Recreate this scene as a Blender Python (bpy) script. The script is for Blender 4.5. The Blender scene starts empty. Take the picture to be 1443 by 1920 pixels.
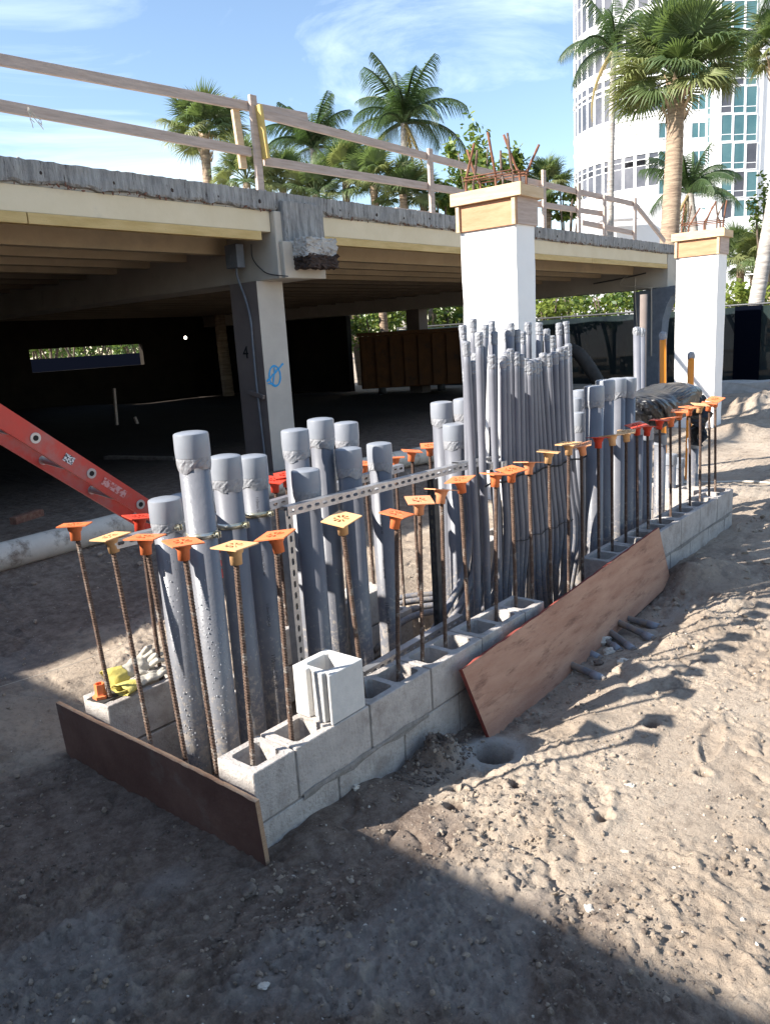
import bpy, bmesh, math, random
import numpy as np
from mathutils import Vector, Matrix, Quaternion
random.seed(7)
PI = math.pi
sc = bpy.context.scene

# ------------------------------------------------------------------ camera, sky, sun, exposure
CAM_POS = Vector((-1.4914, -1.9302, 1.8159))
YAW, PITCH, ROLL, FPX = 0.70576, 0.220432, -0.060558, 1466.2
fw = Vector((math.cos(YAW)*math.cos(PITCH), math.sin(YAW)*math.cos(PITCH), -math.sin(PITCH)))
rt = fw.cross(Vector((0, 0, 1))).normalized(); up = rt.cross(fw)
rt, up = math.cos(ROLL)*rt + math.sin(ROLL)*up, -math.sin(ROLL)*rt + math.cos(ROLL)*up
cam = bpy.data.cameras.new('camera'); camo = bpy.data.objects.new('camera', cam)
sc.collection.objects.link(camo); sc.camera = camo
cam.sensor_fit = 'VERTICAL'; cam.sensor_height = 36; cam.lens = 36*FPX/1920
cam.clip_start = 0.05; cam.clip_end = 3000
camo.matrix_world = Matrix(((rt.x, up.x, -fw.x, CAM_POS.x), (rt.y, up.y, -fw.y, CAM_POS.y), (rt.z, up.z, -fw.z, CAM_POS.z), (0, 0, 0, 1)))

SUN_AZ, SUN_EL = math.radians(-32), math.radians(33.5)       # direction the light travels (azimuth from +X), elevation
sun_from = Vector((-math.cos(SUN_AZ)*math.cos(SUN_EL), -math.sin(SUN_AZ)*math.cos(SUN_EL), math.sin(SUN_EL)))
w = bpy.data.worlds.new('World'); sc.world = w; w.use_nodes = True
nt = w.node_tree; N = nt.nodes; L = nt.links
bg = N['Background']; bg.inputs[1].default_value = 0.1
sky = N.new('ShaderNodeTexSky'); sky.sky_type = 'NISHITA'; sky.sun_disc = False
sky.sun_elevation = SUN_EL
sky.sun_rotation = math.atan2(sun_from.x, sun_from.y)
sky.air_density = 1.0; sky.dust_density = 0.25; sky.ozone_density = 1.3
tc = N.new('ShaderNodeTexCoord')
mp = N.new('ShaderNodeMapping'); mp.inputs['Rotation'].default_value = (0.0, 0.25, 0.5); mp.inputs['Scale'].default_value = (1.2, 2.0, 6.0)
L.new(tc.outputs['Generated'], mp.inputs[0])
n1 = N.new('ShaderNodeTexNoise'); n1.inputs['Scale'].default_value = 1.6; n1.inputs['Detail'].default_value = 9; n1.inputs['Roughness'].default_value = 0.62; n1.inputs['Distortion'].default_value = 0.7
L.new(mp.outputs[0], n1.inputs['Vector'])
cr = N.new('ShaderNodeValToRGB'); cr.color_ramp.elements[0].position = 0.49; cr.color_ramp.elements[1].position = 0.8
L.new(n1.outputs['Fac'], cr.inputs[0])
sx = N.new('ShaderNodeSeparateXYZ'); L.new(tc.outputs['Generated'], sx.inputs[0])
mr = N.new('ShaderNodeMapRange'); mr.inputs[1].default_value = 0.03; mr.inputs[2].default_value = 0.42; mr.inputs[3].default_value = 1.0; mr.inputs[4].default_value = 0.5
L.new(sx.outputs['Z'], mr.inputs[0])
mm = N.new('ShaderNodeMath'); mm.operation = 'MULTIPLY'; L.new(cr.outputs[0], mm.inputs[0]); L.new(mr.outputs[0], mm.inputs[1])
mx = N.new('ShaderNodeMix'); mx.data_type = 'RGBA'
L.new(mm.outputs[0], mx.inputs[0]); L.new(sky.outputs[0], mx.inputs[6]); mx.inputs[7].default_value = (6.3, 7.2, 7.6, 1)
L.new(mx.outputs[2], bg.inputs[0])

sl = bpy.data.lights.new('sun', 'SUN'); so = bpy.data.objects.new('sun', sl); sc.collection.objects.link(so)
sl.energy = 5.0; sl.angle = math.radians(0.6); sl.color = (1.0, 0.95, 0.87)
so.rotation_euler = sun_from.to_track_quat('Z', 'Y').to_euler()
sc.view_settings.view_transform = 'Standard'; sc.view_settings.look = 'None'
sc.view_settings.exposure = 1.38; sc.view_settings.gamma = 1; sc.view_settings.use_curve_mapping = False
sc.cycles.max_bounces = 6; sc.cycles.diffuse_bounces = 4

def ray(px, py): return (fw + rt*((px-721.5)/FPX) - up*((py-960)/FPX))
def on(px, py, axis, val):
    d = ray(px, py); t = (val - CAM_POS[axis])/d[axis]; return CAM_POS + d*t
def dep(px, py, D): return CAM_POS + ray(px, py)*D
def gpos(px, D, z=0):                                        # ground spot seen along image column px near the horizon
    p = dep(px, 640, D); return Vector((p.x, p.y, z))

# ------------------------------------------------------------------ materials
MATS = {}
def mat(name, c1, c2=None, rough=0.8, scale=8, detail=6, bump=0.0, bscale=40, metal=0.0, spec=0.3, ramp=(0.35, 0.65), stretch=None,
        c3=None, s3=3.0, r3=(0.55, 0.7), coord='pos', transl=None, alpha=None, bdist=0.01, vor=None):
    m = bpy.data.materials.new(name); m.use_nodes = True; t = m.node_tree; n = t.nodes; l = t.links
    b = n['Principled BSDF']; b.inputs['Roughness'].default_value = rough; b.inputs['Metallic'].default_value = metal
    b.inputs['Specular IOR Level'].default_value = spec
    b.inputs['Base Color'].default_value = (*c1, 1)
    if coord == 'pos':
        g = n.new('ShaderNodeNewGeometry'); vec = g.outputs['Position']
    else:
        g = n.new('ShaderNodeTexCoord'); vec = g.outputs['Object']
    if stretch:
        q = n.new('ShaderNodeMapping'); q.inputs['Scale'].default_value = stretch; l.new(vec, q.inputs[0]); vec = q.outputs[0]
    col = None
    if c2:
        x = n.new('ShaderNodeTexNoise'); x.inputs['Scale'].default_value = scale; x.inputs['Detail'].default_value = detail; x.inputs['Roughness'].default_value = 0.65
        l.new(vec, x.inputs['Vector'])
        r = n.new('ShaderNodeValToRGB'); e = r.color_ramp.elements
        e[0].position, e[1].position = ramp; e[0].color = (*c1, 1); e[1].color = (*c2, 1)
        l.new(x.outputs['Fac'], r.inputs[0]); col = r.outputs[0]
        if c3:
            x3 = n.new('ShaderNodeTexNoise'); x3.inputs['Scale'].default_value = s3; x3.inputs['Detail'].default_value = 8; x3.inputs['Roughness'].default_value = 0.7
            l.new(vec, x3.inputs['Vector'])
            q3 = n.new('ShaderNodeMapRange'); q3.inputs[1].default_value, q3.inputs[2].default_value = r3; l.new(x3.outputs['Fac'], q3.inputs[0])
            k = n.new('ShaderNodeMix'); k.data_type = 'RGBA'; l.new(q3.outputs[0], k.inputs[0]); l.new(col, k.inputs[6]); k.inputs[7].default_value = (*c3, 1)
            col = k.outputs[2]
        if name in ('pvc', 'pvc_wet', 'conduit_pvc', 'block', 'rust', 'rust_dark'):
            sz = n.new('ShaderNodeSeparateXYZ'); gg = n.new('ShaderNodeNewGeometry'); l.new(gg.outputs['Position'], sz.inputs[0])
            xm = n.new('ShaderNodeTexNoise'); xm.inputs['Scale'].default_value = 38; xm.inputs['Detail'].default_value = 7; xm.inputs['Roughness'].default_value = .8; l.new(gg.outputs['Position'], xm.inputs['Vector'])
            th = n.new('ShaderNodeMath'); th.operation = 'MULTIPLY_ADD'; th.inputs[1].default_value = -.22; l.new(sz.outputs['Z'], th.inputs[0]); l.new(xm.outputs['Fac'], th.inputs[2])
            qm = n.new('ShaderNodeMapRange'); qm.inputs[1].default_value = .43 if name != 'block' else .5; qm.inputs[2].default_value = .5 if name != 'block' else .56; qm.inputs[4].default_value = .75; l.new(th.outputs[0], qm.inputs[0])
            km = n.new('ShaderNodeMix'); km.data_type = 'RGBA'; l.new(qm.outputs[0], km.inputs[0]); l.new(col, km.inputs[6]); km.inputs[7].default_value = (.33, .29, .25, 1); col = km.outputs[2]
        l.new(col, b.inputs['Base Color'])
    if bump:
        x2 = n.new('ShaderNodeTexNoise'); x2.inputs['Scale'].default_value = bscale; x2.inputs['Detail'].default_value = 8; x2.inputs['Roughness'].default_value = 0.6
        l.new(vec, x2.inputs['Vector'])
        u = n.new('ShaderNodeBump'); u.inputs['Strength'].default_value = bump; u.inputs['Distance'].default_value = bdist
        h = x2.outputs['Fac']
        if vor:
            v = n.new('ShaderNodeTexVoronoi'); v.inputs['Scale'].default_value = vor; l.new(vec, v.inputs['Vector'])
            a = n.new('ShaderNodeMapRange'); a.inputs[1].default_value = 0.0; a.inputs[2].default_value = 0.16; a.inputs[3].default_value = 1.0; a.inputs[4].default_value = 0.0
            l.new(v.outputs['Distance'], a.inputs[0])
            gate = n.new('ShaderNodeMapRange'); gate.inputs[1].default_value = 0.5; gate.inputs[2].default_value = 0.6; l.new(v.outputs['Color'], gate.inputs[0])
            mu = n.new('ShaderNodeMath'); mu.operation = 'MULTIPLY'; l.new(a.outputs[0], mu.inputs[0]); l.new(gate.outputs[0], mu.inputs[1])
            ad = n.new('ShaderNodeMath'); ad.operation = 'ADD'; l.new(mu.outputs[0], ad.inputs[0]); l.new(h, ad.inputs[1]); h = ad.outputs[0]
        l.new(h, u.inputs['Height']); l.new(u.outputs[0], b.inputs['Normal'])
    out = n['Material Output']
    if transl:
        tr = n.new('ShaderNodeBsdfTranslucent'); tr.inputs[0].default_value = (*transl, 1)
        a = n.new('ShaderNodeMixShader'); a.inputs[0].default_value = 0.35; l.new(b.outputs[0], a.inputs[1]); l.new(tr.outputs[0], a.inputs[2]); l.new(a.outputs[0], out.inputs[0])
    if alpha is not None:
        tr = n.new('ShaderNodeBsdfTransparent'); a = n.new('ShaderNodeMixShader'); a.inputs[0].default_value = alpha
        l.new(tr.outputs[0], a.inputs[1]); l.new(b.outputs[0], a.inputs[2]); l.new(a.outputs[0], out.inputs[0])
    MATS[name] = m; return m

mat('block', (.39, .355, .33), (.5, .46, .425), .95, 14, bump=.8, bscale=75, c3=(.27, .235, .21), s3=5, r3=(.5, .68), bdist=.009)
mat('block_new', (.55, .535, .51), (.62, .6, .57), .95, 20, bump=.35, bscale=140, bdist=.005)
mat('mortar', (.2, .185, .17), (.3, .28, .26), .95, 25, bump=.6, bscale=90)
mat('pvc', (.125, .127, .146), (.155, .157, .175), .42, 5, bump=.05, bscale=60, spec=.45, c3=(.3, .28, .25), s3=14, r3=(.66, .8))
mat('pvc_wet', (.155, .157, .174), (.19, .192, .208), .33, 5, bump=.35, bscale=60, spec=.5, vor=55, bdist=.004)
mat('pvc_cap', (.22, .235, .265), (.26, .275, .305), .36, 5, bump=.04, bscale=60, spec=.5)
mat('conduit_pvc', (.15, .153, .178), (.19, .193, .218), .42, 4, bump=.05, bscale=60, spec=.4)
mat('pvc_dirty', (.15, .15, .16), (.2, .19, .18), .7, 9, bump=.2, c3=(.26, .21, .165), s3=12, r3=(.45, .58))
mat('tape', (.2, .203, .22), (.32, .325, .34), .42, 30, bump=.4, bscale=55, spec=.5)
mat('print_ink', (.03, .03, .04), rough=.6)
mat('rust', (.075, .046, .034), (.165, .105, .075), .85, 60, bump=.4, bscale=200, c3=(.26, .23, .2), s3=18, r3=(.56, .66))
mat('rust_dark', (.055, .035, .028), (.12, .075, .055), .85, 60, bump=.4, bscale=200, c3=(.2, .18, .16), s3=14, r3=(.6, .7))
mat('rust_orange', (.15, .06, .035), (.23, .105, .06), .85, 30, bump=.4, bscale=120)
mat('cap_orange', (.86, .24, .09), (.74, .18, .06), .5, 12, bump=.1, bscale=80, spec=.3)
mat('cap_red', (.68, .06, .03), (.58, .06, .03), .5, 12, bump=.1, bscale=80, spec=.3)
mat('cap_peach', (.84, .36, .18), (.74, .29, .14), .55, 12, bump=.1, bscale=80, spec=.3)
mat('cap_yellow', (.76, .44, .21), (.66, .37, .17), .55, 12, bump=.1, bscale=80, spec=.3)
mat('galv', (.42, .42, .43), (.56, .56, .57), .38, 25, bump=.05, metal=.75, spec=.5, c3=(.3, .29, .28), s3=9, r3=(.6, .75))
mat('zinc_gold', (.55, .5, .34), (.62, .62, .58), .3, 20, metal=.85)
mat('steel_dark', (.06, .06, .065), (.1, .1, .1), .5, 20, metal=.5)
mat('wire', (.02, .02, .02), rough=.5, metal=.3)
mat('ply_face', (.37, .19, .125), (.48, .28, .19), .75, 3.2, detail=9, bump=.3, bscale=45, stretch=(1, 1, 5), c3=(.22, .11, .075), s3=4.5, r3=(.54, .7))
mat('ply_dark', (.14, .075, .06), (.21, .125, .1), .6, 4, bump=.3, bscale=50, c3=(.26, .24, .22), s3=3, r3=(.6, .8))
mat('ply_edge', (.5, .36, .24), (.36, .2, .12), .85, 3, bump=.4, bscale=60, stretch=(2, 2, 90), coord='obj')
mat('ply_red', (.3, .07, .05), (.2, .05, .04), .7, 20, bump=.3)
mat('wood_grey', (.40, .31, .26), (.54, .43, .37), .85, 3, bump=.35, bscale=30, stretch=(1, 1, 12), c3=(.2, .14, .11), s3=7, r3=(.66, .74))
mat('wood_fresh', (.54, .38, .22), (.63, .47, .3), .75, 3, bump=.2, bscale=30, stretch=(1.5, 1.5, 10), c3=(.42, .26, .13), s3=8, r3=(.68, .76))
mat('wood_ply', (.42, .21, .11), (.52, .28, .16), .75, 4, bump=.2, bscale=30, stretch=(1, 1, 5), c3=(.36, .18, .09), s3=8, r3=(.64, .74))
mat('wood_yellow', (.5, .36, .11), (.6, .44, .16), .7, 5, bump=.2, c3=(.32, .22, .09), s3=10, r3=(.62, .72))
mat('ledger', (.5, .34, .13), (.62, .44, .2), .75, 3, bump=.2, stretch=(1, 1, 6), c3=(.28, .2, .1), s3=6, r3=(.66, .7))
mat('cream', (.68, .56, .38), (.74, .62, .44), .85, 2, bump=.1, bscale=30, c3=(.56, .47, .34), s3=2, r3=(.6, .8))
mat('cream_shade', (.42, .32, .2), (.48, .37, .24), .9, 1.5, bump=.1, c3=(.3, .25, .18), s3=1.2, r3=(.5, .8))  # darker copy of cream, with the shade under the deck put in
mat('joist_deep_shade', (.13, .1, .07), (.17, .13, .09), .9, 1.5)  # darkness deep under the deck put into the joist colour
mat('girder', (.46, .40, .33), (.54, .48, .4), .9, 2, bump=.15, bscale=40, c3=(.36, .31, .26), s3=3, r3=(.6, .75))
mat('col_brown_shade', (.175, .14, .125), (.21, .17, .15), .85, 3, bump=.1, bscale=50, c3=(.3, .26, .23), s3=22, r3=(.72, .76))  # brown for pipes; on columns, deck shade put into the colour
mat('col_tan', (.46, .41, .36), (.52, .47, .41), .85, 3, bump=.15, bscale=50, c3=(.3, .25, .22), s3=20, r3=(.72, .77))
mat('slab_edge', (.19, .18, .175), (.43, .41, .385), .95, 5, detail=9, bump=.9, bscale=25, stretch=(4, 4, .5), c3=(.06, .05, .045), s3=6, r3=(.58, .66), bdist=.02)
mat('slab_top', (.4, .38, .35), (.5, .48, .44), .95, 4, bump=.4)
mat('rubble', (.15, .06, .04), (.24, .13, .09), .95, 25, bump=.8, bscale=40)
mat('broken', (.38, .35, .32), (.5, .47, .43), .95, 12, bump=.8, bscale=50, c3=(.2, .17, .15), s3=9, r3=(.55, .65))
mat('tar', (.03, .022, .02), (.07, .045, .035), .9, 15, bump=.7, bscale=40)
mat('white_conc', (.84, .82, .79), (.88, .86, .83), .8, 4, bump=.15, bscale=30, c3=(.66, .62, .57), s3=5, r3=(.64, .76))
mat('white_tower', (.84, .84, .84), (.8, .8, .81), .7, .3)
mat('tower_grey', (.62, .63, .66), rough=.7)
mat('wall_shade', (.02, .017, .015), (.03, .025, .02), .95, 2, spec=.03)  # near-black so the wall colour carries the gloom of the deck interior
mat('screen', (.012, .017, .022), (.024, .036, .034), .9, 1.6, detail=8, alpha=.985, spec=.02)
mat('screen_dark', (.003, .004, .008), rough=1, spec=.0)
mat('grey_paint', (.14, .155, .18), (.2, .215, .24), .6, 6, bump=.05, c3=(.3, .3, .32), s3=8, r3=(.62, .75))
mat('graffiti', (.02, .3, .62), rough=.5)
mat('black_paint', (.01, .01, .01), rough=.6)
mat('ladder', (.62, .07, .05), (.5, .09, .07), .5, 5, bump=.1, bscale=60, c3=(.42, .17, .15), s3=5, r3=(.5, .7))
mat('sticker', (.75, .75, .75), (.05, .05, .05), .5, 120, ramp=(.5, .52))
mat('sticker_worn', (.62, .34, .32), (.5, .1, .08), .6, 60, ramp=(.5, .55))
mat('alu', (.45, .45, .46), (.55, .55, .56), .35, 12, metal=.8)
mat('pipe_white', (.52, .47, .4), (.62, .57, .49), .55, 4, bump=.1, c3=(.16, .12, .09), s3=6, r3=(.52, .68))
mat('orange_pipe', (.9, .3, .02), (.85, .27, .02), .4, 4, spec=.5)
mat('bag', (.01, .01, .012), rough=.32, spec=.5, bump=.5, bscale=25)
mat('dumpster', (.1, .036, .006), (.065, .024, .005), .7, 4, c3=(.03, .015, .01), s3=3)
mat('glove', (.42, .38, .32), (.52, .48, .41), .9, 12, bump=.4, bscale=90, c3=(.42, .38, .32), s3=9, r3=(.6, .75))
mat('glove_cuff', (.58, .48, .12), (.46, .4, .13), .85, 20, bump=.3, bscale=90)
mat('hose', (.03, .028, .026), (.06, .055, .05), .8, 6)
mat('stone_dk', (.11, .085, .07), (.2, .165, .135), .95, 18, bump=.7, bscale=60)
mat('stone_lt', (.46, .41, .34), (.58, .53, .46), .9, 18, bump=.5, bscale=60)
mat('concrete_lt', (.36, .34, .31), (.46, .43, .4), .9, 8, bump=.5, bscale=40)
mat('palm_trunk', (.2, .14, .1), (.4, .3, .21), .95, 3, bump=.9, bscale=6, stretch=(.6, .6, 6), bdist=.04)
mat('palm_trunk_grey', (.22, .19, .17), (.44, .4, .36), .95, 2, bump=.7, bscale=5, stretch=(.5, .5, 6), bdist=.03)
mat('boot', (.34, .24, .15), (.52, .4, .28), .9, 4, bump=.5)
mat('coco', (.035, .065, .024), (.07, .11, .04), .45, 1.2, transl=(.08, .14, .035), spec=.5)
mat('coco_dry', (.3, .24, .1), (.38, .3, .15), .7, 1.2, transl=(.3, .22, .08))
mat('sabal', (.075, .12, .05), (.13, .17, .065), .5, 1.0, transl=(.17, .24, .06), spec=.5)
mat('sabal_lt', (.16, .19, .07), (.25, .26, .11), .5, 1.0, transl=(.25, .28, .08), spec=.5)
mat('leaf', (.04, .085, .02), (.09, .14, .03), .5, 1.5, transl=(.16, .24, .04), spec=.4)
mat('leaf_lt', (.13, .18, .03), (.22, .26, .05), .5, 1.5, transl=(.3, .36, .06), spec=.4)
mat('bark', (.1, .075, .055), (.17, .13, .1), .95, 6, bump=.6)
mat('glass_teal', (.05, .13, .145), (.1, .2, .21), .12, .25, spec=.8)
mat('glass_dark', (.05, .055, .07), (.12, .12, .14), .3, .3, spec=.4)
mat('lamp_on', (1, .9, .7)); 
_b = MATS['lamp_on'].node_tree.nodes['Principled BSDF']; _b.inputs['Emission Color'].default_value = (1, .9, .75, 1); _b.inputs['Emission Strength'].default_value = 6

# ground material
def ground_mat():
    m = bpy.data.materials.new('soil'); m.use_nodes = True; t = m.node_tree; n = t.nodes; l = t.links
    b = n['Principled BSDF']; b.inputs['Roughness'].default_value = .95; b.inputs['Specular IOR Level'].default_value = .15
    g = n.new('ShaderNodeNewGeometry'); P = g.outputs['Position']
    def noise(s, d=8, r=.65):
        x = n.new('ShaderNodeTexNoise'); x.inputs['Scale'].default_value = s; x.inputs['Detail'].default_value = d; x.inputs['Roughness'].default_value = r; l.new(P, x.inputs['Vector']); return x.outputs['Fac']
    def ramp(f, a, b_, lo=0., hi=1.):
        x = n.new('ShaderNodeMapRange'); x.inputs[1].default_value = a; x.inputs[2].default_value = b_; x.inputs[3].default_value = lo; x.inputs[4].default_value = hi; l.new(f, x.inputs[0]); return x.outputs[0]
    def mixc(f, a, c):
        x = n.new('ShaderNodeMix'); x.data_type = 'RGBA'; l.new(f, x.inputs[0])
        for s, v in ((6, a), (7, c)):
            if isinstance(v, tuple): x.inputs[s].default_value = (*v, 1)
            else: l.new(v, x.inputs[s])
        return x.outputs[2]
    base = mixc(ramp(noise(1.3), .4, .6), (.365, .29, .222), (.445, .367, .29))
    base = mixc(ramp(noise(6, 10, .7), .52, .66), base, (.235, .19, .15))
    # wet soil by the wall, plus shade painted into the shadow zones
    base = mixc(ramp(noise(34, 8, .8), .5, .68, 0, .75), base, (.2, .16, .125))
    at = n.new('ShaderNodeAttribute'); at.attribute_name = 'damp_shade'
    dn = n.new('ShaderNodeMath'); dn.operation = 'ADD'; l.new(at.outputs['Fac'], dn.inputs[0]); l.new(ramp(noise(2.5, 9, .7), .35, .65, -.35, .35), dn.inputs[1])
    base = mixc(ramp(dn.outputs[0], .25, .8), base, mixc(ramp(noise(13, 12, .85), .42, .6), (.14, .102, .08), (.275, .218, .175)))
    gt = n.new('ShaderNodeAttribute'); gt.attribute_name = 'pale'
    base = mixc(gt.outputs['Fac'], base, (.42, .40, .37))
    deck_shade = n.new('ShaderNodeAttribute'); deck_shade.attribute_name = 'under'
    base = mixc(deck_shade.outputs['Fac'], base, (.035, .027, .022))  # interior shade painted into the ground colour beneath the deck
    # pale grit specks
    v = n.new('ShaderNodeTexVoronoi'); v.inputs['Scale'].default_value = 45; l.new(P, v.inputs['Vector'])
    sp = ramp(v.outputs['Distance'], .09, .14, 1, 0); gate = ramp(v.outputs['Color'], .8, .82)
    mu = n.new('ShaderNodeMath'); mu.operation = 'MULTIPLY'; l.new(sp, mu.inputs[0]); l.new(gate, mu.inputs[1])
    base = mixc(mu.outputs[0], base, (.6, .56, .5))
    l.new(base, b.inputs['Base Color'])
    u = n.new('ShaderNodeBump'); u.inputs['Strength'].default_value = 1.0; u.inputs['Distance'].default_value = .014; l.new(noise(60, 10, .75), u.inputs['Height'])
    u2 = n.new('ShaderNodeBump'); u2.inputs['Strength'].default_value = .6; u2.inputs['Distance'].default_value = .03; l.new(noise(11, 6, .6), u2.inputs['Height']); l.new(u2.outputs[0], u.inputs['Normal'])
    l.new(u.outputs[0], b.inputs['Normal']); MATS['soil'] = m
ground_mat()
M = MATS

# ------------------------------------------------------------------ object helpers
C = sc.collection
def link(name, me, m=None, parent=None):
    o = bpy.data.objects.new(name, me); C.objects.link(o)
    if m is not None and len(me.materials) == 0:
        for q in (m if isinstance(m, (list, tuple)) else [m]): me.materials.append(q)
    if parent: o.parent = parent
    return o
def tag(o, label, cat, group=None):
    o['label'] = label; o['category'] = cat
    if group: o['group'] = group
    return o
def empty(name, loc, label=None, cat=None, group=None, rz=0):
    o = bpy.data.objects.new(name, None); C.objects.link(o); o.location = loc; o.rotation_euler.z = rz; o.empty_display_size = .1
    if label: tag(o, label, cat, group)
    return o
def obj(name, bm, m=None, parent=None, smooth=False):
    me = bpy.data.meshes.new(name); bm.normal_update(); bm.to_mesh(me); bm.free()
    if smooth: me.polygons.foreach_set('use_smooth', [True]*len(me.polygons))
    return link(name, me, m, parent)
def pyd(name, v, f, m=None, parent=None, smooth=False):
    me = bpy.data.meshes.new(name); me.from_pydata([tuple(x) for x in v], [], f); me.update()
    if smooth: me.polygons.foreach_set('use_smooth', [True]*len(me.polygons))
    return link(name, me, m, parent)
def NB(): return bmesh.new()
def box(bm, x0, x1, y0, y1, z0, z1, mi=0, bev=0):
    vs = [bm.verts.new(p) for p in ((x0, y0, z0), (x1, y0, z0), (x1, y1, z0), (x0, y1, z0), (x0, y0, z1), (x1, y0, z1), (x1, y1, z1), (x0, y1, z1))]
    fs = [bm.faces.new([vs[i] for i in q]) for q in ((0, 3, 2, 1), (4, 5, 6, 7), (0, 1, 5, 4), (1, 2, 6, 5), (2, 3, 7, 6), (3, 0, 4, 7))]
    for f in fs: f.material_index = mi
    if bev:
        bmesh.ops.bevel(bm, geom=list({e for f in fs for e in f.edges}), offset=bev, segments=1, affect='EDGES')
    return fs
def beam(bm, a, b, wdt, hgt, upv=(0, 0, 1), mi=0, bev=0):
    a = Vector(a); b = Vector(b); d = (b-a); l = d.length; d.normalize()
    s = d.cross(Vector(upv)).normalized(); u = s.cross(d)
    vs = []
    for q in (a, b):
        for i, j in ((-1, -1), (1, -1), (1, 1), (-1, 1)): vs.append(bm.verts.new(q + s*(i*wdt/2) + u*(j*hgt/2)))
    fs = [bm.faces.new([vs[i] for i in q]) for q in ((0, 1, 2, 3), (7, 6, 5, 4), (0, 4, 5, 1), (1, 5, 6, 2), (2, 6, 7, 3), (3, 7, 4, 0))]
    for f in fs: f.material_index = mi
    if bev: bmesh.ops.bevel(bm, geom=list({e for f in fs for e in f.edges}), offset=bev, segments=1, affect='EDGES')
def frames(pts):
    pts = [Vector(p) for p in pts]; ts = []
    for i in range(len(pts)):
        a = pts[max(0, i-1)]; b = pts[min(len(pts)-1, i+1)]; ts.append((b-a).normalized())
    ref = Vector((0, 0, 1)) if abs(ts[0].z) < .9 else Vector((1, 0, 0))
    s = ts[0].cross(ref).normalized(); out = []
    for p, t in zip(pts, ts):
        s = (s - t*s.dot(t)).normalized(); out.append((p, t, s, t.cross(s)))
    return out
def tube(bm, pts, r, seg=10, caps=True, mi=0, smooth=True):
    fr = frames(pts); n = len(fr); rr = r if isinstance(r, (list, tuple)) else [r]*n; rings = []
    for (p, t, s, u), q in zip(fr, rr):
        rings.append([bm.verts.new(p + (s*math.cos(2*PI*k/seg) + u*math.sin(2*PI*k/seg))*q) for k in range(seg)])
    for a, b in zip(rings, rings[1:]):
        for k in range(seg):
            f = bm.faces.new((a[k], a[(k+1) % seg], b[(k+1) % seg], b[k])); f.smooth = smooth; f.material_index = mi
    if caps:
        f = bm.faces.new(rings[0][::-1]); f.material_index = mi
        f = bm.faces.new(rings[-1]); f.material_index = mi
    return rings
def lathe(bm, prof, seg=24, mi=0, smooth=True, close=True):
    rings = [[bm.verts.new((r*math.cos(2*PI*k/seg), r*math.sin(2*PI*k/seg), z)) for k in range(seg)] for r, z in prof]
    for a, b in zip(rings, rings[1:]):
        for k in range(seg):
            f = bm.faces.new((a[k], a[(k+1) % seg], b[(k+1) % seg], b[k])); f.smooth = smooth; f.material_index = mi
    if close:
        f = bm.faces.new(rings[-1]); f.material_index = mi
    return rings
def smoothline(P, n=8):
    P = [Vector(p) for p in P]; Q = [2*P[0]-P[1]] + P + [2*P[-1]-P[-2]]; out = []
    for i in range(1, len(Q)-2):
        for k in range(n):
            t = k/n; a, b, c, d = Q[i-1], Q[i], Q[i+1], Q[i+2]
            out.append(.5*((2*b) + (c-a)*t + (2*a-5*b+4*c-d)*t*t + (3*b-a-3*c+d)*t**3))
    out.append(P[-1]); return out
def align(o, base, top):
    d = Vector(top) - Vector(base); o.location = base; o.rotation_mode = 'QUATERNION'; o.rotation_quaternion = Vector((0, 0, 1)).rotation_difference(d.normalized())
ORD = ['first', 'second', 'third', 'fourth', 'fifth', 'sixth', 'seventh', 'eighth', 'ninth', 'tenth', 'eleventh', 'twelfth', 'thirteenth', 'fourteenth', 'fifteenth', 'sixteenth', 'seventeenth', 'eighteenth', 'nineteenth', 'twentieth', 'twenty-first', 'twenty-second', 'twenty-third', 'twenty-fourth', 'twenty-fifth', 'twenty-sixth']

# ------------------------------------------------------------------ noise for relief (numpy)
rng = np.random.RandomState(3); TAB = rng.rand(256, 256)
def vnoise(x, y, s, o=0):
    x = x*s + o*17.31; y = y*s + o*9.77; xi = np.floor(x).astype(int); yi = np.floor(y).astype(int); fx = x-xi; fy = y-yi
    fx = fx*fx*(3-2*fx); fy = fy*fy*(3-2*fy)
    a = TAB[xi & 255, yi & 255]; b = TAB[(xi+1) & 255, yi & 255]; c = TAB[xi & 255, (yi+1) & 255]; d = TAB[(xi+1) & 255, (yi+1) & 255]
    return (a*(1-fx)+b*fx)*(1-fy) + (c*(1-fx)+d*fx)*fy - .5
def fbm(x, y, s, oct=4, g=.5, o=0):
    r = 0; a = 1
    for k in range(oct): r = r + a*vnoise(x*(1 if k % 2 else .8)+y*(.6 if k % 2 == 0 else 0), y*(1 if k % 2 else .8)-x*(.6 if k % 2 == 0 else 0), s*2**k, o+k*3); a *= g
    return r
def sst(a, b, x): t = np.clip((x-a)/(b-a), 0, 1); return t*t*(3-2*t)
HOLES = [(1.12, -.24, .088, .13, 1), (.74, -.30, .035, .045, 0), (.63, -.38, .04, .05, 0), (.87, -.50, .03, .03, 0), (.88, -.86, .03, .06, 0), (1.35, -1.05, .03, .03, 0), (1.6, -.75, .035, .03, 0)]
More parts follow.
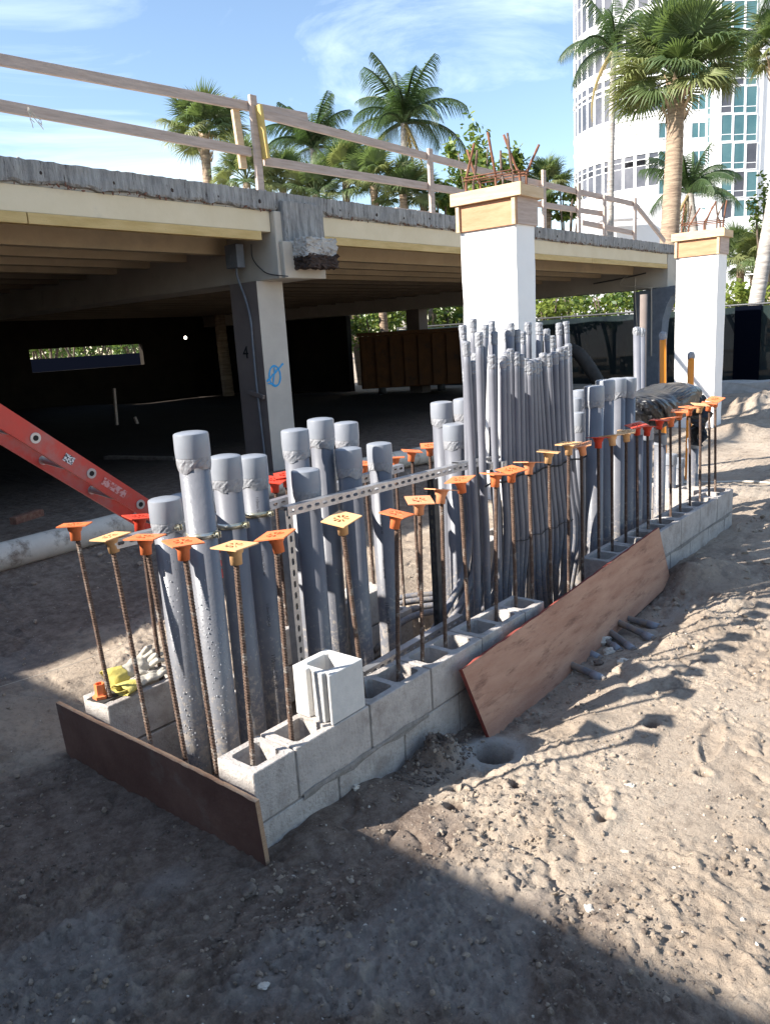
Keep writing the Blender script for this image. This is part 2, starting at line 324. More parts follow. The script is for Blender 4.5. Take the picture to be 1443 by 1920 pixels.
MOUNDS = [(.2, -.05, .2, .03), (.5, -.05, .1, .02), (3.75, -.16, .16, .12), (3.95, -.25, .2, .08), (1.5, -.5, .08, .025), (1.85, -.5, .08, .022), (2.2, -.42, .12, .03), (2.6, -.5, .12, .03), (3.0, -.5, .12, .035), (3.4, -.6, .12, .025), (.75, -.62, .12, .035), (1.0, -.42, .08, .03),
          (12.5, .9, .7, .25), (14, 1.5, .9, .3), (12.8, 1.9, .6, .2), (15.5, 1.2, .8, .32), (14.5, -.6, .8, .25), (10.8, 1.35, .35, .12), (-.3, 1.7, .25, .05), (5.6, -.9, .6, .08), (6.5, .3, .5, .06)]
PRINTS = [(1.6, -1.0, .2), (2.35, -1.15, -.1), (.95, -.8, .5), (.1, -.5, 2.3), (-.35, .1, 1.9), (2.9, -.95, 1.2), (.0, -1.05, .8), (-.55, -.35, 2.0)]
def terrain(x, y, fine=True):
    z = .08 + 0*x
    z = z - .075*sst(-.55, -.15, y)*sst(.5, 1.0, x)*(1-sst(3.4, 4.2, x))*(1-sst(.0, .5, y))
    z = z + .01*(1-sst(-.2, .3, x))
    ins = sst(.0, .1, x)*(1-sst(5.2, 5.4, x))*sst(.05, .2, y)*(1-sst(.95, 1.1, y)); z = z*(1-ins) - .05*ins
    z = z + .12*sst(1.1, 1.8, y) + .16*sst(2.6, 4.2, y)*(1-sst(10, 13, x))
    for mx_, my_, r, h in MOUNDS:
        d2 = ((x-mx_)**2+(y-my_)**2)/(r*r); z = z + h*np.exp(-d2*1.2)*(1+.5*fbm(x, y, 9, 2, .5, 5))
    pale = 0*x; hole_ = 0*x
    for hx, hy, r, dpt, flat in HOLES:
        d = np.sqrt((x-hx)**2+(y-hy)**2)
        if flat:
            k = 1-sst(.11, .2, d); z = z*(1-k) + .015*k; pale = np.maximum(pale, k*.8)
            z = z + .012*np.exp(-((d-r*1.3)/.025)**2)
        hk = 1-sst(r*.6, r*1.0, d + .014*vnoise(x, y, 40, 9)); z = z - dpt*hk; pale = pale*(1-hk); hole_ = np.maximum(hole_, hk)
        if not flat: z = z + .012*np.exp(-((d-r*1.3)/.02)**2)
    for mx_, my_, r, h in ((.96, -.085, .1, .12), (.86, -.07, .09, .07)):
        z = z + h*np.exp(-((x-mx_)**2+(y-my_)**2)/(r*r)*1.4)*(1+.9*fbm(x, y, 22, 3, .6, 5))
    rough = .16 + 1.1*sst(-.12, .22, fbm(x, y, 1.5, 4, .6, 2))
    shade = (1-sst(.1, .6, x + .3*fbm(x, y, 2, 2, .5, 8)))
    sm = 1-pale
    z = z + .014*fbm(x, y, 2.2, 3, .5, 1)*sm
    z = z + .010*fbm(x, y, 11, 4, .6, 4)*rough*sm
    cl = np.maximum(fbm(x, y, 30, 3, .6, 6), -.05); cb = np.abs(fbm(x+.05*vnoise(x, y, 7, 90), y, 19, 4, .62, 14)); z = z + (.012*cl + .026*np.clip(cb-.04, 0, .5))*rough*sm*(.6+.6*shade)
    rg = 1-np.abs(fbm(x, y, 6, 4, .55, 12))*4; z = z + .010*np.clip(rg, 0, 1)**3*rough*sm
    z = z - .018*np.clip(1-np.abs(fbm(x, y, 3.5, 3, .5, 21))*6, 0, 1)**3*sst(0., .2, vnoise(x, y, 1.7, 33))*sm
    for fx, fy, fa in PRINTS:
        c, s_ = math.cos(fa), math.sin(fa); u = (x-fx)*c+(y-fy)*s_; v = -(x-fx)*s_+(y-fy)*c; wd = .043+.01*np.tanh(u*12)
        e = (u/.14)**2+(v/wd)**2 + .5*vnoise(x, y, 22, 71); e = np.maximum(e, .001); k = 1-sst(.7, 1.25, e); nz = .5+.9*vnoise(x, y, 14, 70); z = z - .009*k*(.6+nz) + .005*np.exp(-((np.sqrt(e)-1.25)/.22)**2)*nz*2
    tr = sst(.1, .5, vnoise(x, y, 2.1, 50)+.35)*(1-sst(.45, .7, np.hypot(x+.35, (y-.45)*.6))); z = z + .006*tr*np.tanh(3*np.sin((x*.5+y)*120+3*vnoise(x, y, 5, 60)))
    damp_shade = np.clip(.95*shade + .8*np.exp(-((y+.06)/.13)**2)*sst(0, .5, x)*(1-sst(4, 4.8, x)) + .95*sst(1.9, 2.6, y)*(1-sst(10, 14, x)) + .35*np.exp(-((x-4.3)/.9)**2-((y+.6)/.45)**2)*1.4, 0, 1)  # wall strip is wet; shadowed ground gets shade painted into its colour
    damp_shade = np.maximum(damp_shade, hole_)*(1-.85*ins)*(1-.7*sst(1.15, 1.3, y)*(1-sst(1.8, 2.2, y)))
    pale = np.maximum(pale, .5*np.exp(-((x-3.0)/.35)**2-((y+.3)/.07)**2))
    pale = np.maximum(pale,   .3*shade*sst(.12, .3, fbm(x, y, 2.6, 2, .5, 40)))
    return z, damp_shade, pale
def H(x, y):
    return float(terrain(np.array([float(x)]), np.array([float(y)]))[0][0])

# ------------------------------------------------------------------ ground
def axis(lo, hi, a, b, d, g, far):
    mid = list(np.arange(a, b, d)); r = [mid[-1]]; s = d
    while r[-1] < hi: s = min(s*g, far); r.append(r[-1]+s)
    q = [mid[0]]; s = d
    while q[-1] > lo: s = min(s*g, far); q.append(q[-1]-s)
    return np.array(q[:0:-1] + mid + r[1:])
xs = axis(-900, 1500, -1.0, 2.6, .0085, 1.022, 60); ys = axis(-900, 1200, -1.75, 1.5, .0085, 1.03, 60)
X, Y = np.meshgrid(xs, ys, indexing='ij'); Zg, DM, PL = terrain(X, Y)
far = sst(22, 40, np.hypot(X, Y)); Zg = Zg*(1-far)
V = np.stack([X.ravel(), Y.ravel(), Zg.ravel()], 1); nx, ny = len(xs), len(ys)
I = np.arange(nx*ny).reshape(nx, ny); F = np.stack([I[:-1, :-1].ravel(), I[1:, :-1].ravel(), I[1:, 1:].ravel(), I[:-1, 1:].ravel()], 1)
me = bpy.data.meshes.new('ground'); me.vertices.add(len(V)); me.vertices.foreach_set('co', V.ravel())
me.loops.add(F.size); me.loops.foreach_set('vertex_index', F.ravel().astype(np.int32)); me.polygons.add(len(F))
me.polygons.foreach_set('loop_start', np.arange(0, F.size, 4, dtype=np.int32)); me.polygons.foreach_set('loop_total', np.full(len(F), 4, dtype=np.int32))
me.update(calc_edges=True); me.polygons.foreach_set('use_smooth', [True]*len(F))
DECK_SHADE = sst(4.6, 8.0, Y)*(1-sst(15.5, 17.5, X))*(1-sst(21.1, 22, Y))  # mask for the shade painted on the ground beneath the deck
for nm, arr in (('damp_shade', DM), ('pale', PL), ('under', DECK_SHADE)):
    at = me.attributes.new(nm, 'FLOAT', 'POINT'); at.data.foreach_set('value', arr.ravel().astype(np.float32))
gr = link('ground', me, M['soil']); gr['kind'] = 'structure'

# loose clods, grit and pebbles
def clods(name, n, region, smin, smax, m, seed, dens=None):
    rr = random.Random(seed); bm0 = NB(); bmesh.ops.create_icosphere(bm0, subdivisions=1, radius=1); bv = [v.co.copy() for v in bm0.verts]; bf = [[v.index for v in f.verts] for f in bm0.faces]; bm0.free()
    vs = []; fs = []
    pts = []
    while len(pts) < n:
        x = rr.uniform(region[0], region[1]); y = rr.uniform(region[2], region[3])
        if -.05 < x < 5.4 and -.02 < y < 1.12: continue
        if dens and rr.random() > dens(x, y): continue
        pts.append((x, y))
    zz = terrain(np.array([p[0] for p in pts]), np.array([p[1] for p in pts]))[0]
    for (x, y), z in zip(pts, zz):
        s = smin*(smax/smin)**(rr.random()**2.2); k = len(vs); R = Matrix.Rotation(rr.uniform(0, 6.28), 3, 'Z') @ Matrix.Rotation(rr.uniform(0, 6.28), 3, 'X')
        a, b, c = rr.uniform(.7, 1.3), rr.uniform(.6, 1.1), rr.uniform(.45, .9)
        for v in bv:
            q = R @ Vector((v.x*a, v.y*b, v.z*c)); q *= rr.uniform(.75, 1.15); vs.append((x+q.x*s, y+q.y*s, z+q.z*s+s*.25))
        fs += [[i+k for i in f] for f in bf]
    o = pyd(name, vs, fs, m); o['kind'] = 'stuff'; return o
dn = lambda x, y: .25 + .75*(math.sin(x*5.1+y*3)*math.sin(y*6.3-x*2) > .1)
clods('soil_clods', 4200, (-1.2, 3.2, -1.7, 0.0), .0025, .014, M['soil'], 1, dn)
clods('soil_clods', 900, (-1.2, 1.0, -1.0, 2.3), .003, .014, M['soil'], 2, dn)
clods('soil_clods', 700, (2.5, 9.5, -2.2, .0), .006, .035, M['soil'], 3, dn)
clods('soil_clods', 600, (.5, 10, 1.15, 4.3), .006, .03, M['soil'], 6, dn)
clods('soil_clods', 3200, (-1.2, .9, -1.5, 1.1), .0022, .011, M['stone_dk'], 9, dn)
clods('spoil_lumps', 380, (.68, 1.06, -.2, .0), .004, .014, M['stone_dk'], 4)
clods('pale_pebbles', 420, (-1.0, 3.2, -1.7, 0), .0015, .008, M['stone_lt'], 5)
def rock(name, x, y, s, m, label, seed, sq=(1, .8, .6), z=None):
    rr = random.Random(seed); bm = NB(); bmesh.ops.create_icosphere(bm, subdivisions=3, radius=1)
    ph = [rr.uniform(0, 6) for _ in range(6)]
    for v in bm.verts:
        c = v.co; k = 1+.22*math.sin(c.x*3+ph[0])*math.sin(c.y*3.7+ph[1])+.15*math.sin(c.z*6+ph[2]+c.x*5)+.08*math.sin(c.y*11+ph[3])*math.sin(c.x*13+ph[4]) + rr.uniform(-.05, .05)
        v.co = Vector((c.x*sq[0], c.y*sq[1], c.z*sq[2]))*s*k
    o = obj(name, bm, m, None, False); o.location = (x, y, (H(x, y) if z is None else z)+s*sq[2]*.35); o.rotation_euler.z = rr.uniform(0, 6)
    tag(o, label, 'rock'); return o
def gp(px, py, z=.05): p = on(px, py, 2, z); return p.x, p.y
rock('rock', *gp(1128, 1192), .055, M['stone_lt'], 'largest pale lump lying beside the middle of the leaning plywood board', 1)
rock('rock', *gp(1140, 1212), .035, M['stone_lt'], 'small tan lump just in front of the largest one beside the plywood', 2)
rock('rock', *gp(1122, 1234), .03, M['stone_dk'], 'brown lump between two grey conduit ends beside the plywood', 3)
rock('rock', *gp(1166, 1248), .03, M['stone_lt'], 'pale flat chip at the tip of the nearest buried conduit end', 4, (1.3, .6, .4))
rock('rock', *gp(1178, 1488), .016, M['stone_lt'], 'small white chip on sunlit sand right of the round hole', 5, (1.3, .7, .4))
rock('rock', *gp(1104, 1722), .016, M['stone_lt'], 'whitest chip near the shadow edge in the lower right', 6, (1.2, .9, .4))
rock('rock', *gp(1174, 1613), .012, M['stone_lt'], 'white chip on the sand right of the shallow brown mound', 7, (1.5, .6, .4))
rock('rock', *gp(470, 1692), .03, M['stone_dk'], 'brown stone half sunk in the shaded mud below the dark board', 8, (1, .8, .4))
rock('rock', *gp(498, 1880), .016, M['stone_lt'], 'pale flat chip in the shaded mud at the bottom of the view', 9, (1, .8, .3))
rock('rock', *gp(668, 1500), .018, M['stone_lt'], 'pale stone at the foot of the near block wall', 10)
rock('rock', *gp(1300, 1225), .016, M['stone_lt'], 'pale stone among the fan-cap shadows on the sand', 11)

# ------------------------------------------------------------------ block walls
BL, BW, BH, MJ = .4064, .194, .1932, .0098
def block_mesh(Ln, cells, name):
    # hollow masonry unit, origin at the near outer bottom corner, open cells through
    bm = NB(); wl = .032; x1 = Ln
    cw = (Ln - wl*(cells+1))/cells; holes = [(wl+(cw+wl)*i, wl+(cw+wl)*i+cw) for i in range(cells)]
    ch = .014
    def loop(xa, xb, ya, yb, c, z, tp=0):
        pts = [(xa+c, ya), (xb-c, ya), (xb, ya+c), (xb, yb-c), (xb-c, yb), (xa+c, yb), (xa, yb-c), (xa, ya+c)]
        return [bm.verts.new((px, py, z)) for px, py in pts]
    hl = []
    for xa, xb in holes:
        t = loop(xa, xb, wl, BW-wl, ch, BH); b = loop(xa+.004, xb-.004, wl+.004, BW-wl-.004, ch, 0)
        hl.append((t, b))
        for k in range(8): bm.faces.new((t[k], b[k], b[(k+1) % 8], t[(k+1) % 8]))
    for z, ti in ((BH, 0), (0, 1)):
        yf = [bm.verts.new((x, 0, z)) for x in [0]+[v for h in holes for v in h]+[x1]]
        yb_ = [bm.verts.new((x, BW, z)) for x in [0]+[v for h in holes for v in h]+[x1]]
        n = len(yf)
        # front & back strips and webs built by polygons
        for i in range(cells):
            lp = hl[i][ti]
            fr, bk = (yf[1+2*i], yf[2+2*i]), (yb_[1+2*i], yb_[2+2*i])
            bm.faces.new((fr[0], fr[1], lp[1], lp[0])); bm.faces.new((lp[5], lp[4], bk[1], bk[0]))
            bm.faces.new((fr[1], lp[2], lp[1])); bm.faces.new((fr[0], lp[0], lp[7])); bm.faces.new((bk[1], lp[4], lp[3])); bm.faces.new((bk[0], lp[6], lp[5]))
        for i in range(cells+1):
            a = 2*i; lft = hl[i-1][ti] if i > 0 else None; rgt = hl[i][ti] if i < cells else None
            poly = [yf[a], yf[a+1]] + ([rgt[7], rgt[6]] if rgt else []) + [yb_[a+1], yb_[a]] + ([lft[3], lft[2]] if lft else [])
            bm.faces.new(poly)
        if ti == 0: T = (yf, yb_)
        else: Bm = (yf, yb_)
    n = len(T[0])
    for i in range(n-1):
        bm.faces.new((Bm[0][i], Bm[0][i+1], T[0][i+1], T[0][i])); bm.faces.new((T[1][i], T[1][i+1], Bm[1][i+1], Bm[1][i]))
    bm.faces.new((Bm[0][0], T[0][0], T[1][0], Bm[1][0])); bm.faces.new((T[0][-1], Bm[0][-1], Bm[1][-1], T[1][-1]))
    bmesh.ops.recalc_face_normals(bm, faces=bm.faces)
    # slightly worn outer edges
    es = [e for e in bm.edges if len(e.link_faces) == 2 and e.calc_face_angle(0) > 1.2 and all(abs(v.co.y) < 1e-4 or abs(v.co.y-BW) < 1e-4 or abs(v.co.x) < 1e-4 or abs(v.co.x-x1) < 1e-4 for v in e.verts)]
    bmesh.ops.bevel(bm, geom=es, offset=.003, segments=1, affect='EDGES')
    me = bpy.data.meshes.new(name); bm.to_mesh(me); bm.free(); me.materials.append(M['block']); return me
full = block_mesh(BL-MJ, 2, 'block'); half = block_mesh(BL/2-MJ, 1, 'half_block')
def put_block(me, x, y, z, parent, rz=0):
    o = link('block', me, None, parent); o.location = (x + random.uniform(-.001, .001), y + random.uniform(-.0015, .0015), z); o.rotation_euler.z = rz + random.uniform(-.003, .003); return o
TOPZ = .4
zt, zb = TOPZ-BH, TOPZ-2*BH-MJ
wallA = empty('block_wall', (0, 0, 0), 'long front wall of grey hollow concrete blocks with rebars in its cells', 'block wall')
for x, k in ((0, 1), (.2032, 2), (.6096, 2), (1.016, 2), (1.4224, 2), (1.8288, 1)) + tuple((2.8448+.4064*i, 2) for i in range(6)):
    put_block(half if k == 1 else full, x+MJ/2, 0, zt, wallA)
for x, k in ((0, 2), (.4064, 2), (.8128, 2), (1.2192, 2), (1.6256, 2), (2.8448, 1)) + tuple((3.048+.4064*i, 2) for i in range(5)) + ((5.08, 1),):
    put_block(half if k == 1 else full, x+MJ/2, 0, zb, wallA)
bm = NB()
for a, b in ((0, 2.03), (2.85, 5.28)):
    box(bm, a+.004, b-.004, .005, .036, zb+BH-.002, zt+.002); box(bm, a+.004, b-.004, BW-.036, BW-.005, zb+BH-.002, zt+.002)
for x in (.2032, .6096, 1.016, 1.4224, 1.8288, 3.2512, 3.6576, 4.064, 4.4704, 4.8768):
    box(bm, x-MJ/2-.001, x+MJ/2+.001, .005, .03, zt, TOPZ-.012); box(bm, x-MJ/2-.001, x+MJ/2+.001, BW-.03, BW-.004, zt, TOPZ-.014)
for x in (.4064, .8128, 1.2192, 1.6256, 3.048, 3.4544, 3.8608, 4.2672, 4.6736, 5.08):
    box(bm, x-MJ/2-.001, x+MJ/2+.001, .005, .03, zb, zt-.003)
obj('mortar', bm, M['mortar'], wallA)
# smeared mortar along some joints, thin and irregular
bm = NB(); rr = random.Random(5)
def smear(x0, x1, z0, z1):
    n = 14; k = rr.uniform(0, 9); t = [bm.verts.new((x0+(x1-x0)*i/n, -.0016-.003*rr.random(), z1+.006*math.sin(i*1.3+k)+rr.uniform(-.004, .004))) for i in range(n+1)]
    m_ = [bm.verts.new((x0+(x1-x0)*i/n, -.005, (z0+z1)/2)) for i in range(n+1)]
    b = [bm.verts.new((x0+(x1-x0)*i/n, -.0016, z0+.006*math.sin(i*1.1+k)+rr.uniform(-.005, .005))) for i in range(n+1)]
    for i in range(n): bm.faces.new((m_[i], m_[i+1], t[i+1], t[i])); bm.faces.new((b[i], b[i+1], m_[i+1], m_[i]))
smear(.22, .98, zt-.022, zt+.008); smear(2.9, 5.2, zt-.018, zt+.006)
obj('mortar_smear', bm, M['mortar'], wallA)

wallB = empty('block_wall', (0, .9, 0), 'low broken row of hollow blocks along the back of the pipe trench', 'block wall')
for x, k in ((0, 2), (.4064, 2), (.8128, 2), (1.2192, 2), (1.6256, 1)) + tuple((2.8448+.4064*i, 2) for i in range(6)):
    if x in (.4064,): continue
    put_block(half if k == 1 else full, x+MJ/2, 0, zt, wallB)
for x in (0, .4064, .8128, 1.2192, 1.6256, 2.8448, 3.2512, 3.6576, 4.064, 4.4704): put_block(full, x+MJ/2, 0, zb, wallB)
endw = empty('block_wall', (5.28, 0, 0), 'short far end wall of blocks joining the front and back rows', 'block wall')
for z in (zt, zb):
    for y in (.2, .606): put_block(full if y < .5 else half, -.002, y, z, endw, PI/2)

# loose sash block standing on the wall
bm = NB()
prof = [(0, 0), (.19, 0), (.19, .194), (0, .194), (0, .122), (.02, .118), (.02, .090), (0, .086), (0, .040), (.02, .036), (.02, .016), (0, .012)]
hole = [(.04, .045), (.15, .035), (.158, .05), (.158, .15), (.145, .16), (.05, .16), (.036, .148), (.036, .06)]
hgt = .2
for z in (0, hgt):
    ov = [bm.verts.new((a, b, z)) for a, b in prof]; hv = [bm.verts.new((a, b, z)) for a, b in hole]
    es = [bm.edges.new((ov[i], ov[(i+1) % len(ov)])) for i in range(len(ov))] + [bm.edges.new((hv[i], hv[(i+1) % len(hv)])) for i in range(len(hv))]
    bmesh.ops.triangle_fill(bm, use_beauty=True, use_dissolve=False, edges=es)
    if z == 0: lo, hl_ = ov, hv
for i in range(len(lo)): j = (i+1) % len(lo); bm.faces.new((lo[i], lo[j], ov[j], ov[i]))
for i in range(len(hl_)): j = (i+1) % len(hl_); bm.faces.new((hl_[j], hl_[i], hv[i], hv[j]))
bmesh.ops.recalc_face_normals(bm, faces=bm.faces)
bmesh.ops.bevel(bm, geom=[e for e in bm.edges if len(e.link_faces) == 2 and e.calc_face_angle(0) > 1.3], offset=.0025, segments=1, affect='EDGES')
lb = obj('loose_block', bm, M['block_new']); lb.location = (.402, .003, TOPZ+.002); lb.rotation_euler.z = .012
tag(lb, 'pale half block with grooved end standing loose on top of the front wall', 'concrete block')

# ------------------------------------------------------------------ capped rebars
BARH = 1.2
def rebar_mesh(name, m, Lb=1.25, r=.0085, dark=False):
    bm = NB(); seg = 8; n = int(Lb/.0068); rings = []
    for i in range(n+1):
        z = Lb*i/n; ph = i % 2
        rings.append([bm.verts.new(((r+(.0027 if ph else 0)*abs(math.sin(2*PI*k/seg+.2))**.5)*math.cos(2*PI*k/seg), (r+(.0027 if ph else 0)*abs(math.sin(2*PI*k/seg+.2))**.5)*math.sin(2*PI*k/seg), z+.0035*math.sin(2*PI*k/seg))) for k in range(seg)])
    for a, b in zip(rings, rings[1:]):
        for k in range(seg): bm.faces.new((a[k], a[(k+1) % seg], b[(k+1) % seg], b[k]))
    bm.faces.new(rings[-1]); me = bpy.data.meshes.new(name); bm.to_mesh(me); bm.free(); me.materials.append(m); return me
bar1 = rebar_mesh('bar', M['rust']); bar2 = rebar_mesh('bar_dark', M['rust_dark'])
def cap_mesh(m, name):
    bm = NB(); n = 64; hs = .057
    def sq(a):
        c, s = math.cos(a), math.sin(a); k = hs/max(abs(c), abs(s))
        return c*k, s*k
    radii = [.0, .009, .032]
    zt_, zb_ = .0, -.0045
    def ringv(r, z): return [bm.verts.new((r*math.cos(2*PI*k/n), r*math.sin(2*PI*k/n), z)) for k in range(n)]
    T1, T2 = ringv(.009, zt_), ringv(.032, zt_); B1, B2 = ringv(.009, zb_), ringv(.032, zb_)
    TO = [bm.verts.new((*sq(2*PI*k/n), zt_)) for k in range(n)]; BO = [bm.verts.new((*sq(2*PI*k/n), zb_)) for k in range(n)]
    bm.faces.new(T1); bm.faces.new(B1[::-1])
    for k in range(n):
        j = (k+1) % n; op = (k % 8) in (1, 2, 3, 4, 5)
        bm.faces.new((T2[k], TO[k], TO[j], T2[j])); bm.faces.new((B2[j], BO[j], BO[k], B2[k])); bm.faces.new((TO[k], BO[k], BO[j], TO[j]))
        if not op:
            bm.faces.new((T1[k], T2[k], T2[j], T1[j])); bm.faces.new((B1[j], B2[j], B2[k], B1[k]))
        else:
            bm.faces.new((T2[k], T2[j], B2[j], B2[k])); bm.faces.new((T1[j], T1[k], B1[k], B1[j]))
        if (k % 8) == 1 or (k % 8) == 6: bm.faces.new((T1[k], T2[k], B2[k], B1[k]))
    lathe(bm, [(.036, zb_), (.0295, -.012), (.0265, -.026), (.0215, -.030), (.0205, -.066), (.013, -.066), (.014, -.03)], 20, close=False)
    me = bpy.data.meshes.new(name); bm.to_mesh(me); bm.free(); me.materials.append(m); return me
CAPS = {k: cap_mesh(M['cap_'+k], 'cap_'+k) for k in ('orange', 'red', 'peach', 'yellow')}
CN = dict(orange='orange', red='red', peach='peach-orange', yellow='yellow')
def rebar(base, top, col, label, group, dark=False, tilt=.12, spin=None):
    base = Vector(base); top = Vector(top); rr = random
    root = empty('capped_rebar', base, label, 'rebar', group)
    align(root, base, top); Lt = (top-base).length
    b = link('bar', bar2 if dark else bar1, None, root); b.scale.z = (Lt-.004)/1.25
    c = link('cap', CAPS[col], None, root); c.location = (0, 0, Lt); c.rotation_euler = (rr.uniform(-tilt, tilt), rr.uniform(-tilt, tilt), rr.uniform(0, PI/2) if spin is None else spin)
    return root
GA = 'capped rebars in the cells of the front block wall'
FR = [  # top px, base x (cell), colour
 ((440, 1022), .085, 'yellow', 0), ((516, 1002), .275, 'orange', 0), ((640, 972), .70, 'yellow', 0), ((743, 962), .90, 'orange', 0), ((786, 937), 1.08, 'peach', 0), ((827, 917), 1.26, 'peach', 0),
 ((862, 898), 1.47, 'orange', 0), ((929, 888), 1.70, 'orange', 0), ((958, 880), 1.91, 'orange', 0), ((991, 866), 2.09, 'peach', 0), ((1028, 846), 2.29, 'yellow', 0), ((1065, 831), 2.5, 'yellow', 1),
 ((1089, 833), 2.69, 'peach', 1), ((1121, 820), 2.91, 'red', 1), ((1146, 816), 3.11, 'yellow', 1), ((1173, 809), 3.32, 'yellow', 1), ((1193, 797), 3.52, 'red', 1), ((1213, 799), 3.71, 'red', 1), ((1236, 787), 3.93, 'red', 1),
 ((1256, 783), 4.14, 'orange', 1), ((1273, 770), 4.34, 'orange', 0), ((1292, 763), 4.55, 'orange', 1), ((1312, 758), 4.78, 'yellow', 1), ((1329, 755), 5.0, 'orange', 1), ((1340, 748), 5.16, 'orange', 0)]
for i, ((px, py), bx, col, dk) in enumerate(FR):
    t = on(px, py, 1, .1); bz = .2 if not (2.05 < bx < 2.8) else -.03
    rebar((bx, .1, bz), t, col, '%s rebar from the near end of the front wall, under a %s cap' % (ORD[i], CN[col]), GA, bool(dk), .16)
GE = 'capped rebars standing across the open near end'
for i, (p, b, col) in enumerate((((343, 1015), (.05, .25, 0), 'orange'), ((272, 1006), (.05, .43, 0), 'orange'), ((207, 1005), (.05, .66, 0), 'yellow'), ((140, 983), (.06, .95, .2), 'orange'))):
    t = on(p[0], p[1], 0, .05)
    rebar(b, t, col, ['orange-capped rebar at the open end nearest the front wall', 'middle orange-capped rebar in front of the short wet pipe', 'yellow-capped rebar at the open end rising behind the dark board', 'orange-capped rebar in the block that carries the gloves'][i], GE, False, .1)
GB = 'capped rebars in the back block row'
for i, (p, x, col) in enumerate((((262, 968), .33, 'red'), ((515, 899), 1.1, 'red'), ((535, 889), 1.22, 'red'), ((600, 882), 1.5, 'orange'), ((683, 868), 1.81, 'orange'), ((740, 857), 2.08, 'orange'), ((772, 845), 2.23, 'orange'), ((805, 835), 2.42, 'orange'))):
    t = on(p[0], p[1], 1, 1.0); t.z = min(t.z, 1.17)
    rebar((x, 1.0, .02 if x > 1.9 else .2), t, col, '%s rebar from the left in the back row, with a %s cap' % (ORD[i], CN[col]), GB, True, .15)

# ------------------------------------------------------------------ capped grey PVC pipes
PIPES = {}
def pipe_mesh(r, Lp, m):
    bm = NB(); lathe(bm, [(r, 0), (r, Lp)], 28); me = bpy.data.meshes.new('pipe'); bm.to_mesh(me); bm.free(); me.materials.append(m); return me
def cap2_mesh(r):
    bm = NB(); R = r*1.13
    lathe(bm, [(r*1.01, -.075), (R, -.075), (R*1.015, -.05), (R, .006), (R*.975, .0115), (R*.9, .0145), (R*.6, .0185), (R*.3, .02)], 32)
    me = bpy.data.meshes.new('pipe_cap'); bm.to_mesh(me); bm.free(); me.set_sharp_from_angle(angle=.45); me.materials.append(M['pvc_cap']); return me
def tape_mesh(r, seed):
    rr = random.Random(seed); bm = NB(); n = 36; rows = 6; h = r*.85; V_ = []
    ph = [rr.uniform(0, 6) for _ in range(5)]
    for j in range(rows):
        t = j/(rows-1); row = []
        for k in range(n):
            a = 2*PI*k/n; wr = .0013*abs(math.sin(a*5+ph[0]+t*3.2))+.0013*abs(math.sin(a*9+ph[1]-t*5))
            rad = r*1.10*(1-t)**1.6+ (r+.0012)*(1-(1-t)**1.6) + wr*(math.sin(t*PI)**.5)*1.6 + .0004
            z = -h*t + (.006*math.sin(a*2+ph[2])+.005*math.sin(a*5+ph[3]))*(t > .9) + .003*math.sin(a*3+ph[4])*t
            row.append(bm.verts.new((rad*math.cos(a), rad*math.sin(a), z)))
        V_.append(row)
    for a, b in zip(V_, V_[1:]):
        for k in range(n): bm.faces.new((b[k], b[(k+1) % n], a[(k+1) % n], a[k]))
    me = bpy.data.meshes.new('tape'); bm.to_mesh(me); bm.free(); me.materials.append(M['tape']); return me
TAPES = [tape_mesh(.057, s) for s in range(5)]; CAPM = cap2_mesh(.057)
def print_text(txt, size, r, z0, ang, parent, m=M['print_ink'] if 'print_ink' in MATS else None):
    cu = bpy.data.curves.new('txt', 'FONT'); cu.body = txt; cu.size = size; o = bpy.data.objects.new('txt', cu); C.objects.link(o)
    dg = bpy.context.evaluated_depsgraph_get(); me = bpy.data.meshes.new_from_object(o.evaluated_get(dg)); bpy.data.objects.remove(o)
    for v in me.vertices:      # text runs down the pipe, wrapped round it
        x, y = v.co.x, v.co.y; a = ang + y/r; v.co = Vector(((r+.0007)*math.cos(a), (r+.0007)*math.sin(a), z0-x))
    me.update(); me.materials.clear(); return link('print', me, m, parent)
def big_pipe(top, base, label, group, mt='pvc', tape=True, rs=1.0):
    top = Vector(top); base = Vector(base)
    root = empty('capped_pipe', base, label, 'pipe', group); align(root, base, top); Lt = (top-base).length
    p = link('pipe', pipe_mesh(.057*rs, Lt-.02, M[mt]), None, root)
    c = link('cap', CAPM, None, root); c.location = (0, 0, Lt-.02); c.scale = (rs, rs, 1); c.rotation_euler.z = random.uniform(0, 6)
    if tape:
        t = link('tape_wrap', random.choice(TAPES), None, root); t.location = (0, 0, Lt-.02-.0745); t.scale = (rs, rs, 1); t.rotation_euler.z = random.uniform(0, 6)
    return root
def vert(px, py, y, dx=0, dy=0, z=-.04):
    t = on(px, py, 1, y); return t, (t.x+dx, t.y+dy, z)
G1 = 'capped grey pipes in the near-left cluster'; G2 = 'capped grey pipes in the middle cluster'; G3 = 'capped grey pipes in the far right rank'
PP = {}
